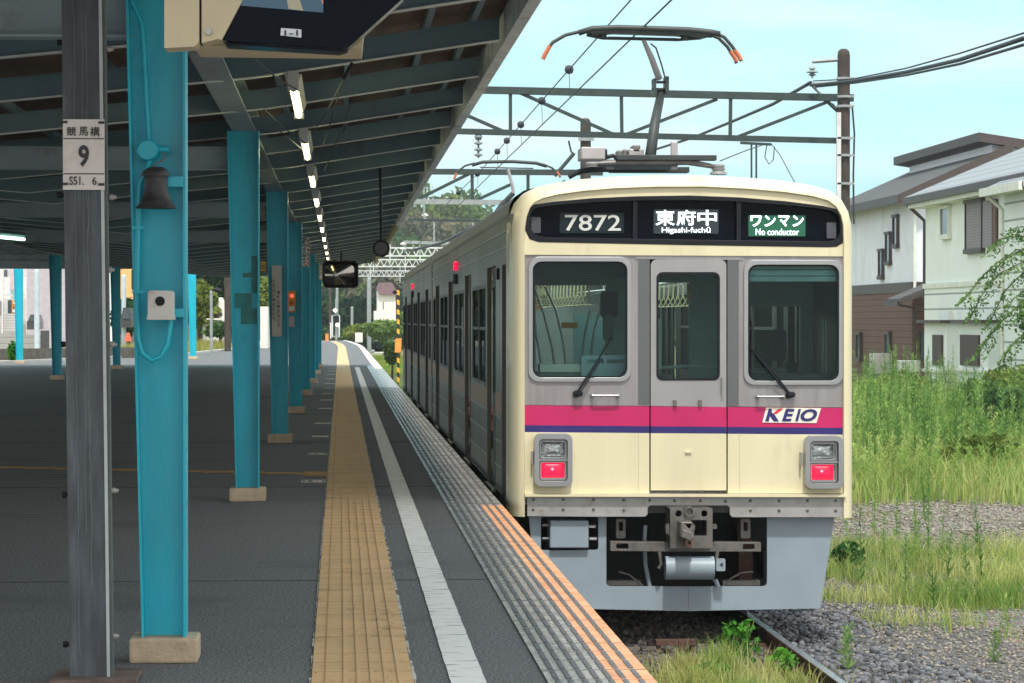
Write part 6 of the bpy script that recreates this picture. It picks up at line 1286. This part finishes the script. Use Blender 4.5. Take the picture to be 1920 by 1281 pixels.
for (px, py, Y, rx, rz, lab, m_, n) in ((385, 530, 165, 1.6, 2.0, 'dark tree left of the white flat house', L2, 2500), (372, 570, 150, .9, 1.3, 'yellow-green tree beside the right distant column', L3, 1500), (408, 530, 170, 1.2, 1.3, 'dark tree top behind the white flat house', L2, 1400), (412, 618, 146, .7, .35, 'small green bush below the white flat house', L1, 700), (496, 560, 160, .9, 1.2, 'green tree seen between the second and third columns', L3, 900), (240, 595, 136, .8, .9, 'dark hedge tree before the orange building', L2, 900), (432, 560, 170, 1.0, 1.8, 'tall dark tree behind the brown pole', L2, 1400)):
    q = at(px, py, Y); tree('distant_tree', q.x, Y, GZ, [(q.x, Y, q.z, rx, rx, rz)], lab, 'tree', m_, .12, n, 'trees beyond the platform on the left', .12)
BLUEP = mat('pale_blue_pole', (.42, .52, .58), .5)
pole('utility_pole', 69, 118, 505, .11, BLUEP, 'pale blue utility pole beside the far left column'); pole('utility_pole', 232, 125, 515, .10, BLUEP, 'pale blue pole before the orange building')
lp_, c = pole('street_lamp', 396, 130, 545, .07, GAL, 'thin street lamp beyond the platform, before the white flat house', 'street lamp'); tubepx([(396, 548), (400, 543), (410, 544)], 130, .05, 'lamp_arm', BLACK, lp_); tubepx([(404, 543), (414, 546)], 130, .12, 'lamp_head', BLACK, lp_)
pole('utility_pole', 427, 135, 470, .16, POLEC, 'brown utility pole left of the second teal column')
ff = thing('picket_fence', at(60, 680, 108), 'dark slatted fence along the left side of the platform', 'fence')
a = gnd(-60, 678); c = gnd(128, 672); yl_, yr_ = 104, 112; xa = at(-60, 0, yl_).x; xb = at(260, 0, yr_).x
bb = MB(); n_ = 120
for k in range(n_):
    f = k / n_; x = xa + (xb - xa) * f; y = yl_ + (yr_ - yl_) * f; bb.box(x - .03, x + .03, y, y + .02, 0, .42)
for zz in (.08, .32): bb.bar((xa, yl_ + .05, zz), (xb, yr_ + .05, zz), .03, .05)
bb.build('slats', mat('dark_fence', (.10, .10, .09), .8, var=.3), ff)
bw = thing('block_wall', at(40, 650, 120), 'grey concrete block wall behind the slatted fence', 'wall'); MB().plate(PX([(-60, 626), (-60, 680), (78, 680), (78, 628)], 120), [], 120, 120.2).build('wall', siding('block_wall_grey', (.30, .31, .30), .25, .6), bw)
bw2 = thing('gate_pillar', at(85, 640, 119), 'dark stone gate pillar right of the block wall', 'pillar'); MB().plate(PX([(76, 620), (76, 656), (90, 656), (90, 620)], 119), [], 119, 119.5).build('pillar', mat('dark_stone', (.06, .06, .065), .8), bw2)
for (x0, x1, y0, y1, lab) in ((50, 68, 590, 604, 'dark car roof seen behind the far left column'), (224, 246, 577, 600, 'dark parked car under the orange building')):
    t = thing('parked_car', at((x0 + x1) / 2, y1, 124), lab, 'car'); MB().plate(PX([(x0, y1 + 14), (x0, y1), (x0 + 3, y1 - 4), (x0 + 7, y0), (x1 - 4, y0), (x1, y1), (x1, y1 + 14)], 124), [], 124, 127).build('body', mat('dark_car_paint', (.05, .055, .06), .25), t); MB().plate(PX([(x0 + 5, y1 - 2), (x0 + 8, y0 + 2), (x1 - 5, y0 + 2), (x1 - 2, y1 - 2)], 124), [], 123.95, 123.99).build('windscreen', WGL, t)
rc = MB().lathe([(.0, .35), (.06, .35), (.16, 0), (0, 0)], at(240, 640, 118), 'z', 14).build('traffic_cone', mat('cone_red', (.75, .12, .05), .6)); tag(rc, 'small red cone before the orange building', 'cone')
# verge grass on the left
o = MB().add([(-60, 95, -.02), (-14, 95, -.02), (-6.4, 122.2, -.02), (-4.7, 152, -.02), (-4.5, 205, -.02), (-60, 205, -.02)], [tuple(range(6))]).build('left_verge', SAND, fix=False); o['kind'] = 'structure'
bb = MB(); bb.bar((-11.6, 96, .03), (-6.4, 122, .03), .25, .12); bb.bar((-6.4, 122, .03), (-4.7, 152, .03), .25, .12); bb.build('left_kerb', mat('kerb_pale', (.5, .5, .48), .8)).__setitem__('kind', 'structure')
xs = rng.uniform(0, 1, 9000); tt = rng.uniform(0, 1, 9000); X0 = -11.6 + (tt * 56) * .125; yv_ = 97 + tt * 56; xe = np.interp(yv_, [96, 122, 152], [-11.9, -6.7, -4.9]) - rng.uniform(0, 3.0, 9000)
k_ = (yv_ > 114); blades('verge_grass', xe[k_], yv_[k_], 0, rng.uniform(.15, .65, k_.sum()), .04, leafmat('verge_grass_mat', (.20, .26, .06), (.45, .42, .14), None, .3, .35), .5)['kind'] = 'stuff'
q = gnd(18, 680); quadv = leaves(300, q.x, 101.5, .35, .28, .3, .4, .06, .2); t = thing('weed_clump', (q.x, 101.5, 0), 'green weed clump growing at the foot of the slatted fence', 'plant'); quadmesh('foliage', quadv, LG, t)


# ================================================================== HAZE
hz = MB().box(-80, 280, -20, 620, GZ - 1, 32).build('haze', None); hz['kind'] = 'stuff'
m = bpy.data.materials.new('haze_air'); m.use_nodes = True; m.node_tree.nodes.clear(); o_ = m.node_tree.nodes.new('ShaderNodeOutputMaterial'); v_ = m.node_tree.nodes.new('ShaderNodeVolumePrincipled')
v_.inputs['Color'].default_value = (.86, .95, 1, 1); v_.inputs['Density'].default_value = .00035; v_.inputs['Anisotropy'].default_value = .3; m.node_tree.links.new(v_.outputs[0], o_.inputs['Volume']); hz.data.materials.append(m)
